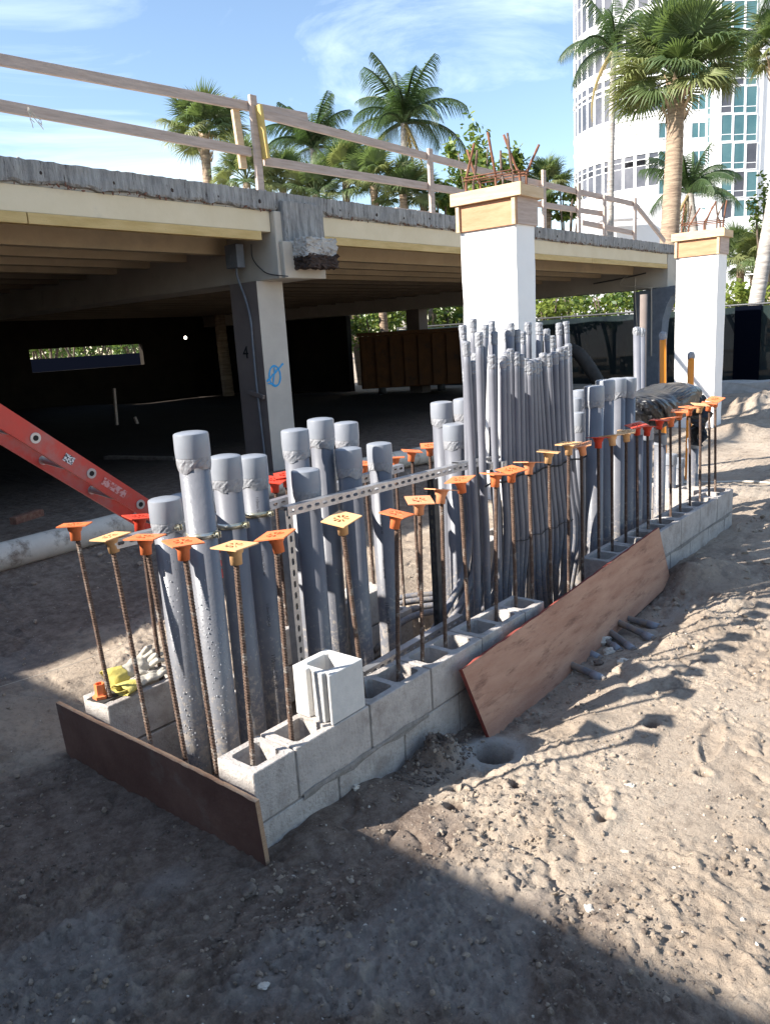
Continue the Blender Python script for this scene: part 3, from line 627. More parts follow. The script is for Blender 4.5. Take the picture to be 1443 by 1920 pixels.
for n_, px, py, y, lab, g, mt in (
  ('p1', 308, 932, .68, 'shortest wet grey pipe at the left, capped low with torn tape', G1, 'pvc_wet'),
  ('p2', 357, 808, .47, 'tallest wet grey pipe of the near-left cluster', G1, 'pvc_wet'),
  ('p3', 421, 852, .56, 'medium grey pipe just right of the tallest one, at the near left', G1, 'pvc'),
  ('p4', 472, 852, .66, 'grey pipe with printed lettering, rightmost of the near-left cluster', G1, 'pvc'),
  ('q1', 552, 803, .70, 'leftmost grey pipe of the middle cluster, behind the steel channel', G2, 'pvc'),
  ('q2', 600, 783, .72, 'tallest grey pipe of the middle cluster', G2, 'pvc'),
  ('q3', 648, 790, .86, 'rearmost grey pipe of the middle cluster, just right of the tallest', G2, 'pvc'),
  ('q4', 572, 878, .56, 'shortest grey pipe of the middle cluster, right of the slotted post', G2, 'pvc'),
  ('q5', 652, 838, .60, 'medium grey pipe behind the pale loose block', G2, 'pvc'),
  ('q6', 710, 829, .64, 'rightmost grey pipe of the middle cluster', G2, 'pvc'),
  ('r1', 827, 752, .72, 'tall sunlit capped pipe left of the thin conduits', G2, 'pvc'),
  ('r2', 850, 793, .60, 'shorter sunlit capped pipe touching the thin conduits', G2, 'pvc'),
  ('r3', 868, 746, .86, 'sunlit capped pipe half hidden behind the thin conduits', G2, 'pvc'),
  ('s1', 1113, 722, .30, 'nearest and widest-looking pipe of the far right rank', G3, 'pvc'),
  ('s2', 1134, 711, .36, 'second capped pipe of the far right rank', G3, 'pvc'),
  ('s3', 1156, 708, .38, 'third capped pipe of the far right rank', G3, 'pvc'),
  ('s4', 1175, 707, .36, 'last capped pipe of the far right rank, beside the black plastic', G3, 'pvc')):
    t, b = vert(px, py, y)
    PP[n_] = big_pipe(t, b, lab, g, mt)
for lab, px, py, y, rs in (('small capped pipe peeping out behind the far right rank, upper of the pair', 1086, 730, .72, .8), ('small capped pipe just below the upper one behind the far right rank', 1080, 745, .62, .6), ('low capped pipe with tape, third down behind the far right rank', 1083, 772, .55, .7),
                           ('short capped pipe behind the shortest wet one at the left', 340, 925, .8, .8), ):
    t, b = vert(px, py, y); big_pipe(t, b, lab, 'small capped pipes', 'pvc', True, rs)
for k, (px, py, y, rs, lab) in enumerate(((1299, 820, .42, .8, 'short capped pipe last in the row before the far wall end'), (1255, 850, .50, .95, 'grey pipe under the hanging black plastic'), (1237, 812, .42, .8, 'grey pipe just left of the hanging plastic tail'), (1208, 800, .34, 1, 'taped grey pipe under the left end of the black plastic'), (1190, 790, .32, 1, 'grey pipe right beside the last of the tall far rank'), (1272, 858, .62, .8, 'grey pipe between the plastic tail and the far end'))):
    t, b = vert(px, py, y); big_pipe(t, b, lab, 'short pipes under the black plastic', 'pvc', False, rs)
mat('droplet', (.45, .46, .48), rough=.08, spec=1.0)
for k in ('p1', 'p2'):
    root = PP[k]; a0 = math.atan2(CAM_POS.y-root.location.y, CAM_POS.x-root.location.x); rr = random.Random(k); bm = NB()
    for i in range(150):
        a = a0+rr.gauss(0, .55); z = rr.uniform(.12, 1.1)*(1-.3*rr.random()); s = rr.uniform(.0012, .0032)
        bmesh.ops.create_icosphere(bm, subdivisions=1, radius=1, matrix=Matrix.Translation((.0572*math.cos(a), .0572*math.sin(a), z)) @ Matrix.Diagonal((s*.8, s*.8, s*rr.uniform(1, 2.2), 1)))
    o = obj('droplets', bm, M['droplet'], root, True); o['kind'] = 'stuff'
# printed lettering on the pipes, facing the camera
def facing(o): d = CAM_POS - o.location; return math.atan2(d.y, d.x)
for k, off in (('p4', .1), ('q6', -.2)):
    root = PP[k]; Lt = 1.35
    for z0 in (1.22, .98, .74, .5):
        print_text('110mm SCH-40', .017 if z0 > .6 else .026, .057, z0, facing(root)+off-.12, root)

# ------------------------------------------------------------------ thin conduits in a bundle
GC = 'thin grey conduits tied in the upright bundle'
def conduit(pts, label, r=.0205, tape=True, group=GC):
    P = smoothline(pts, 6); root_p = Vector(P[0])
    bm = NB(); tube(bm, [p-root_p for p in P], r, 12)
    root = empty('conduit', root_p, label, 'conduit', group)
    obj('tube', bm, M['conduit_pvc'], root)
    if tape:
        d = (P[-1]-P[-2]).normalized(); e = P[-1]-root_p; bm = NB(); rr = random
        n = 10; pts_ = [e - d*(.075-.0085*i) for i in range(n)]
        rad = [r+.001] + [r+rr.uniform(.001, .0035) for _ in range(n-2)] + [r*rr.uniform(.6, .95)]
        R_ = tube(bm, pts_, rad, 11, smooth=False)
        for ring in R_[1:]:
            for v in ring: v.co += Vector((rr.uniform(-1, 1), rr.uniform(-1, 1), rr.uniform(-1, 1)))*.0016
        obj('tape_wrap', bm, M['tape'], root)
    return root
front = [(873, 640), (897, 623), (921, 665), (941, 668), (948, 660), (956, 654), (966, 660), (975, 664), (984, 672), (991, 678), (997, 674), (1002, 677), (1007, 672), (1017, 662), (1027, 664), (1039, 660), (1049, 652), (1057, 650), (1064, 645)]
back = [(867, 610), (886, 598), (909, 609), (921, 602), (926, 622), (951, 616), (957, 606), (968, 618), (979, 622), (989, 605), (1010, 605), (1024, 617), (1034, 630), (1047, 606), (1060, 603)]
nf = len(front)
rr = random.Random(11)
for i, (px, py) in enumerate(front):
    f = i/(nf-1); yy = .34 + .03*rr.random()
    t = on(px, py, 1, yy)
    if i < 3:
        tx = (886, 905, 929)[i]; m_ = on(tx, 893, 1, yy); l_ = on(tx+(6, 6, 4)[i], 1010, 1, yy); b_ = Vector((l_.x+.02, yy+.02, -.04))
    else:
        g_ = (i-3)/(nf-4); tx = 945 + (1073-945)*g_; m_ = on(tx, 892-24*g_, 1, yy); lx = 950 + (1086-950)*g_**1.0; l_ = on(lx, 1000-10*g_, 1, yy)
        b_ = Vector((l_.x + .04 + .13*math.sin(g_*PI)*rr.uniform(.6, 1.0) - .05*g_, yy+.02+.1*rr.random(), -.04))
        if i > nf-4: b_ = Vector((l_.x-.09, yy+.05, -.04))
    c_ = l_ + (b_-l_)*.55 + Vector(((l_.x-b_.x)*.2, 0, 0)); l_.y = m_.y
    conduit([b_, c_, l_, m_, t], '%s thin conduit from the left in the front row of the tied bundle' % ORD[i])
for i, (px, py) in enumerate(back):
    f = i/(len(back)-1); yy = .50 + .12*rr.random()
    t = on(px, py, 1, yy); tx = 880 + (1066-880)*f + rr.uniform(-6, 6); m_ = on(tx, 880-14*f, 1, yy); lx = tx + 6 + 8*f; l_ = on(lx, 1000, 1, yy)
    if i < 5:   # these sweep away to the near side low down
        b_ = Vector((l_.x-.55-.1*i, yy-.05, -.03)); k1 = Vector((l_.x-.22, yy, .14)); k2 = Vector((l_.x-.03, yy, .4)); k2.z = min(k2.z, l_.z-.08)
        pts = [b_-Vector((.3, -.05*i, 0)), b_, k1, k2, l_+Vector((0, 0, .1)), m_, t]
    else:
        b_ = Vector((l_.x+rr.uniform(.0, .25), yy+.05, -.04)); pts = [b_, (l_+b_)/2, l_, m_, t]
    conduit(pts, '%s taped conduit from the left in the taller back row of the bundle' % ORD[i])
# conduits lying on the ground behind, sunlit
for i, (a, b, y) in enumerate(((735, 800, 1.2), (738, 802, 1.12), (760, 835, 1.28), (770, 860, 1.36))):
    p = on(a, 1130+10*i, 2, .16); q = on(b+20, 1118+9*i, 2, .16)
    conduit([(p.x-.3, p.y+.05, .05), (p.x, p.y, .17), (q.x, q.y, .175), (q.x+.4, q.y-.25, .12)], '%s sunlit conduit lying flat on the sand behind the trench' % ORD[i], tape=False, group='conduits lying on the sand')
# black tie wire round the bundle
bm = NB()
for zz, dz in ((1.0, .0), (1.015, -.01), (.62, .0)):
    pts = []
    x0, x1 = (1.98, 3.2) if zz > .7 else (2.25, 3.0)
    for k in range(24): pts.append((x0+(x1-x0)*k/23, .315+.006*math.sin(k*2.3), zz-.0*k+.008*math.sin(k*1.1)+dz - (k/23)*.02))
    tube(bm, pts, .0028, 5)
tie = obj('tie_wire', bm, M['wire']); tag(tie, 'black tie wire wound round the bundle of thin conduits', 'wire')

# buried conduit ends right of the board
GD = 'conduit ends sticking out of the soil beside the plywood'
for i, (a, b, lab) in enumerate((((1062, 1240), (1135, 1270), 'nearest conduit end on the soil beside the leaning plywood'), ((1088, 1208), (1128, 1222), 'short conduit end second from the near side, partly under soil'), ((1140, 1180), (1190, 1216), 'bent conduit end in the middle of the buried group'), ((1150, 1165), (1228, 1200), 'long thin conduit end behind the bent one'), ((1185, 1158), (1240, 1172), 'farthest conduit end by the shadow edge'), ((1140, 1196), (1165, 1212), 'little conduit stub beside the biggest rock'))):
    p = on(*a, 2, .05); q = on(*b, 2, .05); d = (q-p)
    z0 = max(H(p.x, p.y), H(q.x, q.y))+.0; pts = [Vector((p.x, p.y, z0-.004))-d*.6, Vector((p.x, p.y, z0-.004)), Vector((p.x+d.x*.5, p.y+d.y*.5, z0-.003)), Vector((q.x, q.y, z0-.012))]
    o = conduit(pts, lab, .02, False, GD); o.children[0].data.materials[0] = M['pvc_dirty']
    bm = NB(); e = pts[-1]-pts[0]; dd = (pts[-1]-pts[-2]).normalized(); tube(bm, [e-dd*.09, e-dd*.02], .0235, 12); obj('coupling', bm, M['pvc_cap'], o)

# ------------------------------------------------------------------ strut channels and clamps
def strut(name, a, b, face, label, m='galv', wd=.041, dp=.041, round_=False, group=None):
    # slotted C channel from a to b, slotted web facing `face`
    a = Vector(a); b = Vector(b); d = b-a; Lc = d.length; d.normalize(); f = Vector(face); f = (f-d*f.dot(d)).normalized(); s = d.cross(f)
    bm = NB(); pitch = .05; n = max(1, round(Lc/pitch)); p = Lc/n; hw = wd/2
    def P(u, v, w_): return bm.verts.new(d*u + s*v + f*w_)
    for i in range(n):
        u0, u1 = i*p, (i+1)*p; uc = (u0+u1)/2; hl, hh = (.007, .007) if round_ else (.0145, .0068)
        O_ = [(u0, -hw), (uc-hl, -hw), (uc+hl, -hw), (u1, -hw), (u1, -hh), (u1, hh), (u1, hw), (uc+hl, hw), (uc-hl, hw), (u0, hw), (u0, hh), (u0, -hh)]
        I_ = [(uc-hl+.005, -hh), (uc+hl-.005, -hh), (uc+hl, -hh*.4), (uc+hl, hh*.4), (uc+hl-.005, hh), (uc-hl+.005, hh), (uc-hl, hh*.4), (uc-hl, -hh*.4)]
        ov = [P(*q, 0) for q in O_]; iv = [P(*q, 0) for q in I_]; iw = [P(*q, -.003) for q in I_]
        for q in ((ov[1], ov[2], iv[1], iv[0]), (ov[2], ov[3], ov[4], iv[2], iv[1]), (ov[4], ov[5], iv[3], iv[2]), (ov[5], ov[6], ov[7], iv[4], iv[3]), (ov[7], ov[8], iv[5], iv[4]), (ov[8], ov[9], ov[10], iv[6], iv[5]), (ov[10], ov[11], iv[7], iv[6]), (ov[11], ov[0], ov[1], iv[0], iv[7])): bm.faces.new(q)
        for k in range(8): bm.faces.new((iv[k], iv[(k+1) % 8], iw[(k+1) % 8], iw[k]))
    for sg in (-1, 1):
        q = [d*0 + s*(sg*hw), d*Lc + s*(sg*hw)]
        vs = [bm.verts.new(v + f*w_) for w_ in (0, -dp) for v in q]; bm.faces.new((vs[0], vs[1], vs[3], vs[2]))
        vs2 = [bm.verts.new(v + f*w_ - s*(sg*.009)) for w_ in (-dp, -dp+.004) for v in q]; bm.faces.new((vs[2], vs[3], vs2[1], vs2[0]))
    o = obj(name, bm, M[m]); o.location = a; tag(o, label, 'steel channel', group); return o
a = on(540, 962, 1, .42); b = on(885, 866, 1, .42)
a = Vector((a.x, .42, 1.135)); b = Vector((2.03, .42, 1.11))
strut('strut_channel', a, b, (0, -1, .02), 'long slotted steel channel running level in front of the middle pipes')
strut('strut_channel', (.66, .425, .0), (.66, .425, 1.14), (0, -1, 0), 'upright slotted steel post left of the middle pipe cluster')
strut('strut_channel', (1.66, .44, .0), (1.66, .44, 1.09), (-1, 0, 0), 'dark upright steel post holding the channel before the thin conduits', 'steel_dark')
strut('strut_channel', (.05, .75, 1.10), (.72, .70, 1.10), (0, -1, 0), 'short steel channel behind the near-left pipe cluster')
strut('strut_channel', (.6, .80, 1.07), (1.9, .80, 1.09), (0, -1, 0), 'rear slotted channel seen between the middle pipes')
strut('strut_channel', (.95, .33, .31), (1.75, .33, .33), (0, -1, 0), 'low slotted channel just behind the top of the front wall')
strut('strut_channel', (1.9, .43, 1.12), (3.3, .43, 1.02), (0, -1, 0), 'steel channel hidden among the thin conduits')
strut('strut_channel', (3.55, .42, 1.03), (4.9, .42, 1.03), (0, -1, 0), 'round-holed steel channel under the black plastic', round_=True)
for i, (k, z) in enumerate((('p1', 1.14), ('p2', 1.13), ('p3', 1.11), ('p4', 1.10))):
    c = PP[k].location; bm = NB(); ang = facing(PP[k])
    lathe(bm, [(.058, -.011), (.0605, -.012), (.0605, .012), (.058, .011)], 28, close=False)
    a0 = ang+.85 if k != 'p1' else ang+.6
    e = Vector((math.cos(a0), math.sin(a0), 0)); s_ = Vector((-e.y, e.x, 0))
    for sg in (-1, 1): beam(bm, e*.058+s_*(.006*sg), e*.085+s_*(.006*sg), .003, .024)
    tube(bm, [e*.073-s_*.018, e*.073+s_*.018], .0045, 6, smooth=False); tube(bm, [e*.073+s_*.009, e*.073+s_*.015], .008, 6, smooth=False)
    o = obj('pipe_clamp', bm, M['zinc_gold']); o.location = (c.x, c.y, z)
    tag(o, ['bolted steel strap round the shortest wet pipe', 'bolted steel strap round the tallest wet pipe', 'gold-tinted strap round the medium pipe beside the tallest', 'gold-tinted strap round the pipe with printed lettering'][i], 'pipe clamp', 'steel straps on the near-left pipes')
for i, (x, z) in enumerate(((2.06, 1.1), (2.2, 1.085))):
    bm = NB(); box(bm, -.02, .02, -.004, .03, -.02, .02); box(bm, -.014, .014, -.008, -.004, -.014, .014, 0)
    o = obj('channel_bracket', bm, M['galv']); o.location = (x, .33, z); tag(o, ['left small square bracket between the thin conduits', 'right small square bracket between the thin conduits'][i], 'bracket')

# ------------------------------------------------------------------ boards
def warped_board(name, p00, p10, p01, p11, th, faces_m, edge_m, label, rag=0, n=40, cat='board'):
    # p00 bottom near, p10 bottom far, p01 top near, p11 top far; face points to -normal side
    p00, p10, p01, p11 = map(Vector, (p00, p10, p01, p11)); nrm = (p10-p00).cross(p01-p00).normalized()
    bm = NB(); rr = random.Random(4); g = []
    for lay in (0, 1):
        rows = []
        for j in range(5):
            t = j/4; row = []
            for i in range(n+1):
                s = i/n; q = (p00*(1-s)+p10*s)*(1-t)+(p01*(1-s)+p11*s)*t
                if j == 4: q = q + (p00-p01).normalized()*(rag*(abs(math.sin(i*1.7)+math.sin(i*.63+1))*.5+rr.random()*.5)*(1 if rr.random() < .3 else .35))
                q = q + nrm*(lay*th) + nrm*.004*math.sin(s*5)*math.sin(t*2)
                row.append(bm.verts.new(q-p00))
            rows.append(row)
        g.append(rows)
    A, B = g
    for j in range(4):
        for i in range(n):
            f = bm.faces.new((A[j][i], A[j][i+1], A[j+1][i+1], A[j+1][i])); f.material_index = 0
            f = bm.faces.new((B[j+1][i], B[j+1][i+1], B[j][i+1], B[j][i])); f.material_index = 0
    for j, ai in ((0, 0), (4, 4)):
        for i in range(n):
            f = bm.faces.new((A[j][i], A[j][i+1], B[j][i+1], B[j][i])); f.material_index = 1
    for j in range(4):
        for i in (0, n):
            f = bm.faces.new((A[j][i], A[j+1][i], B[j+1][i], B[j][i])); f.material_index = 1
    bmesh.ops.recalc_face_normals(bm, faces=bm.faces)
    o = obj(name, bm, [faces_m, edge_m]); o.location = p00; tag(o, label, cat); return o
# board across the near end
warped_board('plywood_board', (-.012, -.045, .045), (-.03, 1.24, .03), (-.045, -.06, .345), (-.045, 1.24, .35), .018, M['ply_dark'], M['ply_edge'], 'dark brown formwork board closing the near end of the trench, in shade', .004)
b2 = warped_board('plywood_board', (1.23, -.15, -.03), (3.70, -.05, .03), (1.155, -.048, .355), (3.56, -.012, .455), .019, M['ply_face'], M['ply_red'], 'long reddish plywood board leaning against the front wall', .006)
# splinters / cracks in the plywood face
bm = NB(); rr = random.Random(3)
for k in range(16):
    s = rr.uniform(.02, .5) if k < 10 else rr.uniform(.5, .95); t = rr.uniform(.15, .85)
    q = (Vector((1.23, -.15, -.03))*(1-s)+Vector((3.70, -.05, .03))*s)*(1-t)+(Vector((1.155, -.048, .355))*(1-s)+Vector((3.56, -.012, .455))*s)*t
    l = rr.uniform(.01, .07); d = Vector((1, .02, rr.uniform(-.1, .1))); nrm = Vector((0, -1, .3)).normalized()*.0055
    beam(bm, q+nrm-d*l/2-b2.location, q+nrm+d*l/2-b2.location, .004, .0025, (0, 1, 0))
obj('splinter', bm, M['tar'], b2)['kind'] = 'stuff'

# wood scrap etc. on the back ground
def plank(name, a, b, w_, h_, m, label, cat='timber'):
    a = Vector(a); bm = NB(); beam(bm, Vector((0, 0, 0)), Vector(b)-a, w_, h_, bev=.003); o = obj(name, bm, M[m]); o.location = a; tag(o, label, cat); return o
p = on(30, 1010, 2, .35); q = on(82, 992, 2, .35); plank('branch', (p.x, p.y, .5), (q.x, q.y, .5), .07, .06, 'rubble', 'dirty wood offcut lying along the big pale pipe at the left', 'timber')

# ------------------------------------------------------------------ things on the back left block: cap and gloves
c = on(196, 1306, 2, .43)
bm = NB(); lathe(bm, [(.033, 0), (.033, .012), (.024, .014), (.0225, .02), (.021, .062), (.0165, .062), (.0165, .02)], 6, smooth=False, close=False)
for v in bm.verts:
    pass
o = obj('spare_rebar_cap', bm, M['cap_orange']); o.location = (.035, 1.0, TOPZ+.0055); o.rotation_euler.z = .5
tag(o, 'yellow-orange rebar cap lying upside down on the glove block', 'rebar cap')
bm = NB(); box(bm, -.055, .055, -.05, .05, 0, .003); o = obj('paper_scrap', bm, M['hose']); o.location = (.055, 1.0, TOPZ+.001); o.rotation_euler.z = .2; tag(o, 'thin dark card under the upside-down cap', 'card')
def glove(loc, rot, label, curl=.3, flip=1):
    bm = NB()
    def cap_chain(pts, rs, flat=1):
        tube(bm, pts, rs, 12)
        for p_, r_ in ((pts[0], rs[0]), (pts[-1], rs[-1])): bmesh.ops.create_icosphere(bm, subdivisions=2, radius=r_, matrix=Matrix.Translation(p_))
    bmesh.ops.create_icosphere(bm, subdivisions=3, radius=1, matrix=Matrix.Translation((.05, 0, .016)) @ Matrix.Diagonal((.06, .045, .017, 1)))
    bmesh.ops.create_icosphere(bm, subdivisions=3, radius=1, matrix=Matrix.Translation((.0, 0, .016)) @ Matrix.Diagonal((.045, .036, .017, 1)))
    for k, (yy, ln, sp) in enumerate(((.033, .066, .16), (.011, .078, .04), (-.011, .073, -.06), (-.032, .058, -.2))):
        yy *= flip; sp *= flip; d = Vector((math.cos(sp), math.sin(sp), 0)); a_ = Vector((.085, yy, .017)); b_ = a_+d*ln*.5+Vector((0, 0, .012*curl*3)); c_ = b_+d*ln*.45+Vector((0, 0, -.01*(1+curl)))
        cap_chain([a_, b_, c_], [.0125, .0118, .0105])
    cap_chain([Vector((.03, .035*flip, .016)), Vector((.06, .064*flip, .022)), Vector((.092, .078*flip, .018))], [.014, .0132, .0115])
    o = obj('fabric', bm, M['glove'])
    md = o.modifiers.new('r', 'REMESH'); md.mode = 'VOXEL'; md.voxel_size = .0028
    m2 = o.modifiers.new('s', 'SMOOTH'); m2.iterations = 3; m2.factor = .6
    dg = bpy.context.evaluated_depsgraph_get(); me_ = bpy.data.meshes.new_from_object(o.evaluated_get(dg)); o.modifiers.clear(); o.data = me_; me_.polygons.foreach_set('use_smooth', [True]*len(me_.polygons))
    for v in me_.vertices: v.co.z += .0035*math.sin(v.co.x*95+v.co.y*40)*math.sin(v.co.y*120)
    if not me_.materials: me_.materials.append(M['glove'])
    root = empty('work_glove', loc, label, 'glove', 'pair of work gloves'); root.rotation_euler = rot; o.parent = root
    bm = NB(); seg = 24; R_ = []
    for xx, ry, rz_ in ((-.02, .036, .017), (-.06, .05, .02), (-.105, .06, .022), (-.105, .058, .020), (-.06, .048, .018)):
        R_.append([bm.verts.new((xx+.004*math.sin(k*1.3), ry*math.cos(2*PI*k/seg), .017+rz_*math.sin(2*PI*k/seg)+.002*math.sin(k*2.1))) for k in range(seg)])
    for a_, b_ in zip(R_, R_[1:]):
        for k in range(seg): f = bm.faces.new((a_[k], a_[(k+1) % seg], b_[(k+1) % seg], b_[k])); f.smooth = True
    obj('cuff', bm, M['glove_cuff'], root); return root
glove((.20, .965, TOPZ+.004), (0, .02, .12), 'pale leather work glove with yellow cuff, lying flat at the block edge', .2, 1)
glove((.20, 1.045, TOPZ+.045), (.75, -.15, .0), 'second pale glove folded over the first, its yellow cuff standing up', .9, -1)

# ------------------------------------------------------------------ ladder
near_a = Vector((.53, 1.31, 1.11)); stp = Vector((-.2115, -.02, .1705)); stp = stp.normalized()*.305
off = Vector((.34, 1.74, 1.30)) - Vector((.32, 1.29, 1.28)); off = (off - stp.normalized()*off.dot(stp.normalized())).normalized()*.41
nrmL = stp.normalized().cross(off.normalized())
lad = empty('ladder', near_a + stp*(-4.6), 'red fibreglass ladder sloping down from the upper left behind the pipes', 'ladder')
org = lad.location
for sgn, o0 in ((1, Vector((0, 0, 0))), (-1, off)):
    bm = NB(); a = near_a + stp*(-4.6) + o0 - org; b = near_a + stp*4.3 + o0 - org; oo = off.normalized()*sgn
    d = stp.normalized(); 
    beam(bm, a, b, .005, .078, tuple(nrmL), 0)
    for s_ in (-1, 1): beam(bm, a + nrmL*(.039*s_) + oo*.014, b + nrmL*(.039*s_) + oo*.014, .032, .005, tuple(nrmL), 0)
    obj('rail', bm, M['ladder'], lad)
for k in range(-4, 5):
    c0 = near_a + stp*k - org; bm = NB(); d = off.normalized(); tube(bm, [c0-d*.006, c0+off+d*.006], .0155, 10)
    r_ = obj('rung', bm, M['alu'], lad)
    for e_, s_ in ((c0, -1), (c0+off, -1)):
        bm = NB(); tube(bm, [e_-d*.0065, e_+d*.004], .023, 14); obj('rung_collar', bm, M['alu'], r_)
    bm = NB(); tube(bm, [c0-d*.0075, c0-d*.0066], .012, 12); obj('rung_bore_shade', bm, M['black_paint'], r_)  # black disc painted in for the shade inside the hollow rung
for k, ln, m_ in ((1.42, .05, 'sticker'), (.55, .14, 'sticker_worn')):
    bm = NB(); c0 = near_a + stp*k - org - off.normalized()*.0042; beam(bm, c0-stp.normalized()*ln/2, c0+stp.normalized()*ln/2, .0012, .035, tuple(nrmL)); obj('sticker', bm, M[m_], lad)

# big pale pipe on the ground, small upright coupling
def hose(name, pts, r, m, label, cat, seg=14, rib=0):
    P = smoothline(pts, 10); o0 = P[0]; bm = NB(); rad = [r + (rib if i % 2 else 0) for i in range(len(P))]; tube(bm, [p-o0 for p in P], rad, seg); o = obj(name, bm, M[m]); o.location = o0; tag(o, label, cat); return o
pts = []
for px, py in ((-160, 1085), (0, 1045), (120, 1013), (245, 980), (380, 945), (515, 912), (680, 876), (830, 846)):
    q = on(px, py, 2, .42); pts.append((q.x, q.y, .42))
hose('pale_pipe', pts, .105, 'pipe_white', 'big dirty off-white pipe lying on the ground from the left edge', 'pipe', 20)
q = on(138, 1040, 2, .2); bm = NB(); lathe(bm, [(.016, -.1), (.016, .07), (.021, .07), (.021, .14), (.018, .14), (.018, .1)], 14, close=True)
o = obj('pipe_stub', bm, M['pvc_cap']); o.location = (q.x, q.y, .2); tag(o, 'small upright grey pipe stub with a socket left of the open end', 'pipe')
hose('string_line', [tuple(on(-40, 1300, 2, .24)), tuple(on(150, 1240, 2, .27)), tuple(on(300, 1180, 2, .26))], .0012, 'pipe_white', 'thin white string stretched low across the soil at the left', 'string', 5)
for i, (y0, y1) in enumerate(((.25, .9), (.2, .85), (.3, 1.0))):
    conduit([(-.02, .33+.06*i, .03+.015*i), (.3, .36+.05*i, .02), (.9, .45+.05*i, .01)], '%s grey conduit lying in the trench bottom at the open end' % ORD[i], .03, False, 'conduits in the trench bottom')

# ------------------------------------------------------------------ white columns with timber collars
def white_column(yc, pxl, pxr, ptop, label, Wd, Dd):
    cx = on(pxr, 500, 1, yc).x; ztop = on(pxr, ptop, 1, yc).z
    root = empty('concrete_column', (cx, yc, 0), label, 'column')
    bm = NB(); n = 10
    # shaft as a slightly uneven prism
    for k in range(1): pass
    prof = [(0, 0), (Wd, 0), (Wd, Dd), (0, Dd)]; rr = random.Random(int(cx*10)); zs = [-.3+(ztop-.02+.3)*i/14 for i in range(15)]; rings = []
    for z in zs: rings.append([bm.verts.new((a+rr.uniform(-.003, .003), b+rr.uniform(-.003, .003), z)) for a, b in prof])
    for a, b in zip(rings, rings[1:]):
        for k in range(4): bm.faces.new((a[k], a[(k+1) % 4], b[(k+1) % 4], b[k]))
    bm.faces.new(rings[-1]); bmesh.ops.bevel(bm, geom=[e for e in bm.edges if abs(e.verts[0].co.z-e.verts[1].co.z) > .05], offset=.012, segments=1, affect='EDGES')
    obj('shaft', bm, M['white_conc'], root)
    def sides(z0, z1, g, th, m, nm, over=0):
        ps = [(-g-th-over, -g, -g-th, Dd+g+th), (Wd+g, Wd+g+th, -g-th, Dd+g+th)]
        for k, (x0, x1, y0, y1) in enumerate(((-g-th, -g, -g-th-over, Dd+g+th), (Wd+g, Wd+g+th, -g, Dd+g), (-g, Wd+g+th, -g-th, -g), (-g, Wd+g+th, Dd+g, Dd+g+th))):
            bm = NB(); box(bm, x0, x1, y0, y1, z0+(.003*k), z1-(.004*k), bev=.003); obj(nm, bm, M[m[k]], root)
    sides(ztop-.36, ztop-.11, .003, .019, ('wood_ply', 'wood_ply', 'wood_grey', 'wood_ply'), 'form_panel')
    sides(ztop-.13, ztop-.02, .024, .038, ('wood_fresh', 'wood_fresh', 'wood_fresh', 'wood_fresh'), 'collar_board', .03)
    bm = NB()
    for (a, b) in ((-.023, -.02), (-.023, Dd-.02)): box(bm, a-.022, a-.0005, b, b+.035, ztop-.36, ztop-.135)
    obj('cleat', bm, M['wood_fresh'], root)
    return root, cx, ztop
def starter_bars(root, cx, yc, zt_, Wd, Dd, s, seed):
    rr = random.Random(seed)
    spots = [(.05, .05), (.05, Dd*.38), (.05, Dd-.05), (Wd*.5, .05), (Wd-.05, .05), (Wd-.05, Dd*.5), (Wd-.05, Dd-.05), (Wd*.5, Dd-.05)]
    for x, y in spots:
        b0 = Vector((x, y, zt_-.12)); k = Vector((rr.uniform(-.05, .05), rr.uniform(-.07, .07), 0)); h = rr.uniform(.25, .37)*s
        P = smoothline([b0, b0+Vector((0, 0, .2)), b0+k*.6+Vector((0, 0, .28)), b0+k*1.5+Vector((rr.uniform(-.04, .04), rr.uniform(-.05, .05), .2+h))], 4)
        bm = NB(); tube(bm, P, [.0105 + (.0018 if i % 2 else 0) for i in range(len(P))], 7); obj('starter_bar', bm, M['rust_orange'] if rr.random() < .5 else M['rust'], root)
    for z in (.09, .115):
        m_ = .035; P = [(m_, m_, zt_+z-.02), (Wd-m_, m_, zt_+z), (Wd-m_, Dd-m_, zt_+z+.01), (m_, Dd-m_, zt_+z), (m_, m_+.02, zt_+z-.01)]
        bm = NB(); tube(bm, P, .0065, 6); obj('tie_hoop', bm, M['rust_orange'], root)
r1_, cx1, zt1 = white_column(1.8, 863, 968, 340, 'bright white column rising behind the bundle of thin conduits', .34, .59)
starter_bars(r1_, cx1, 1.8, zt1, .34, .59, 1.0, 5)
r2_, cx2, zt2 = white_column(1.8, 1268, 1345, 425, 'white column farther right, next to the dark screened fence', .38, .59)
starter_bars(r2_, cx2, 1.8, zt2, .38, .59, .9, 9)

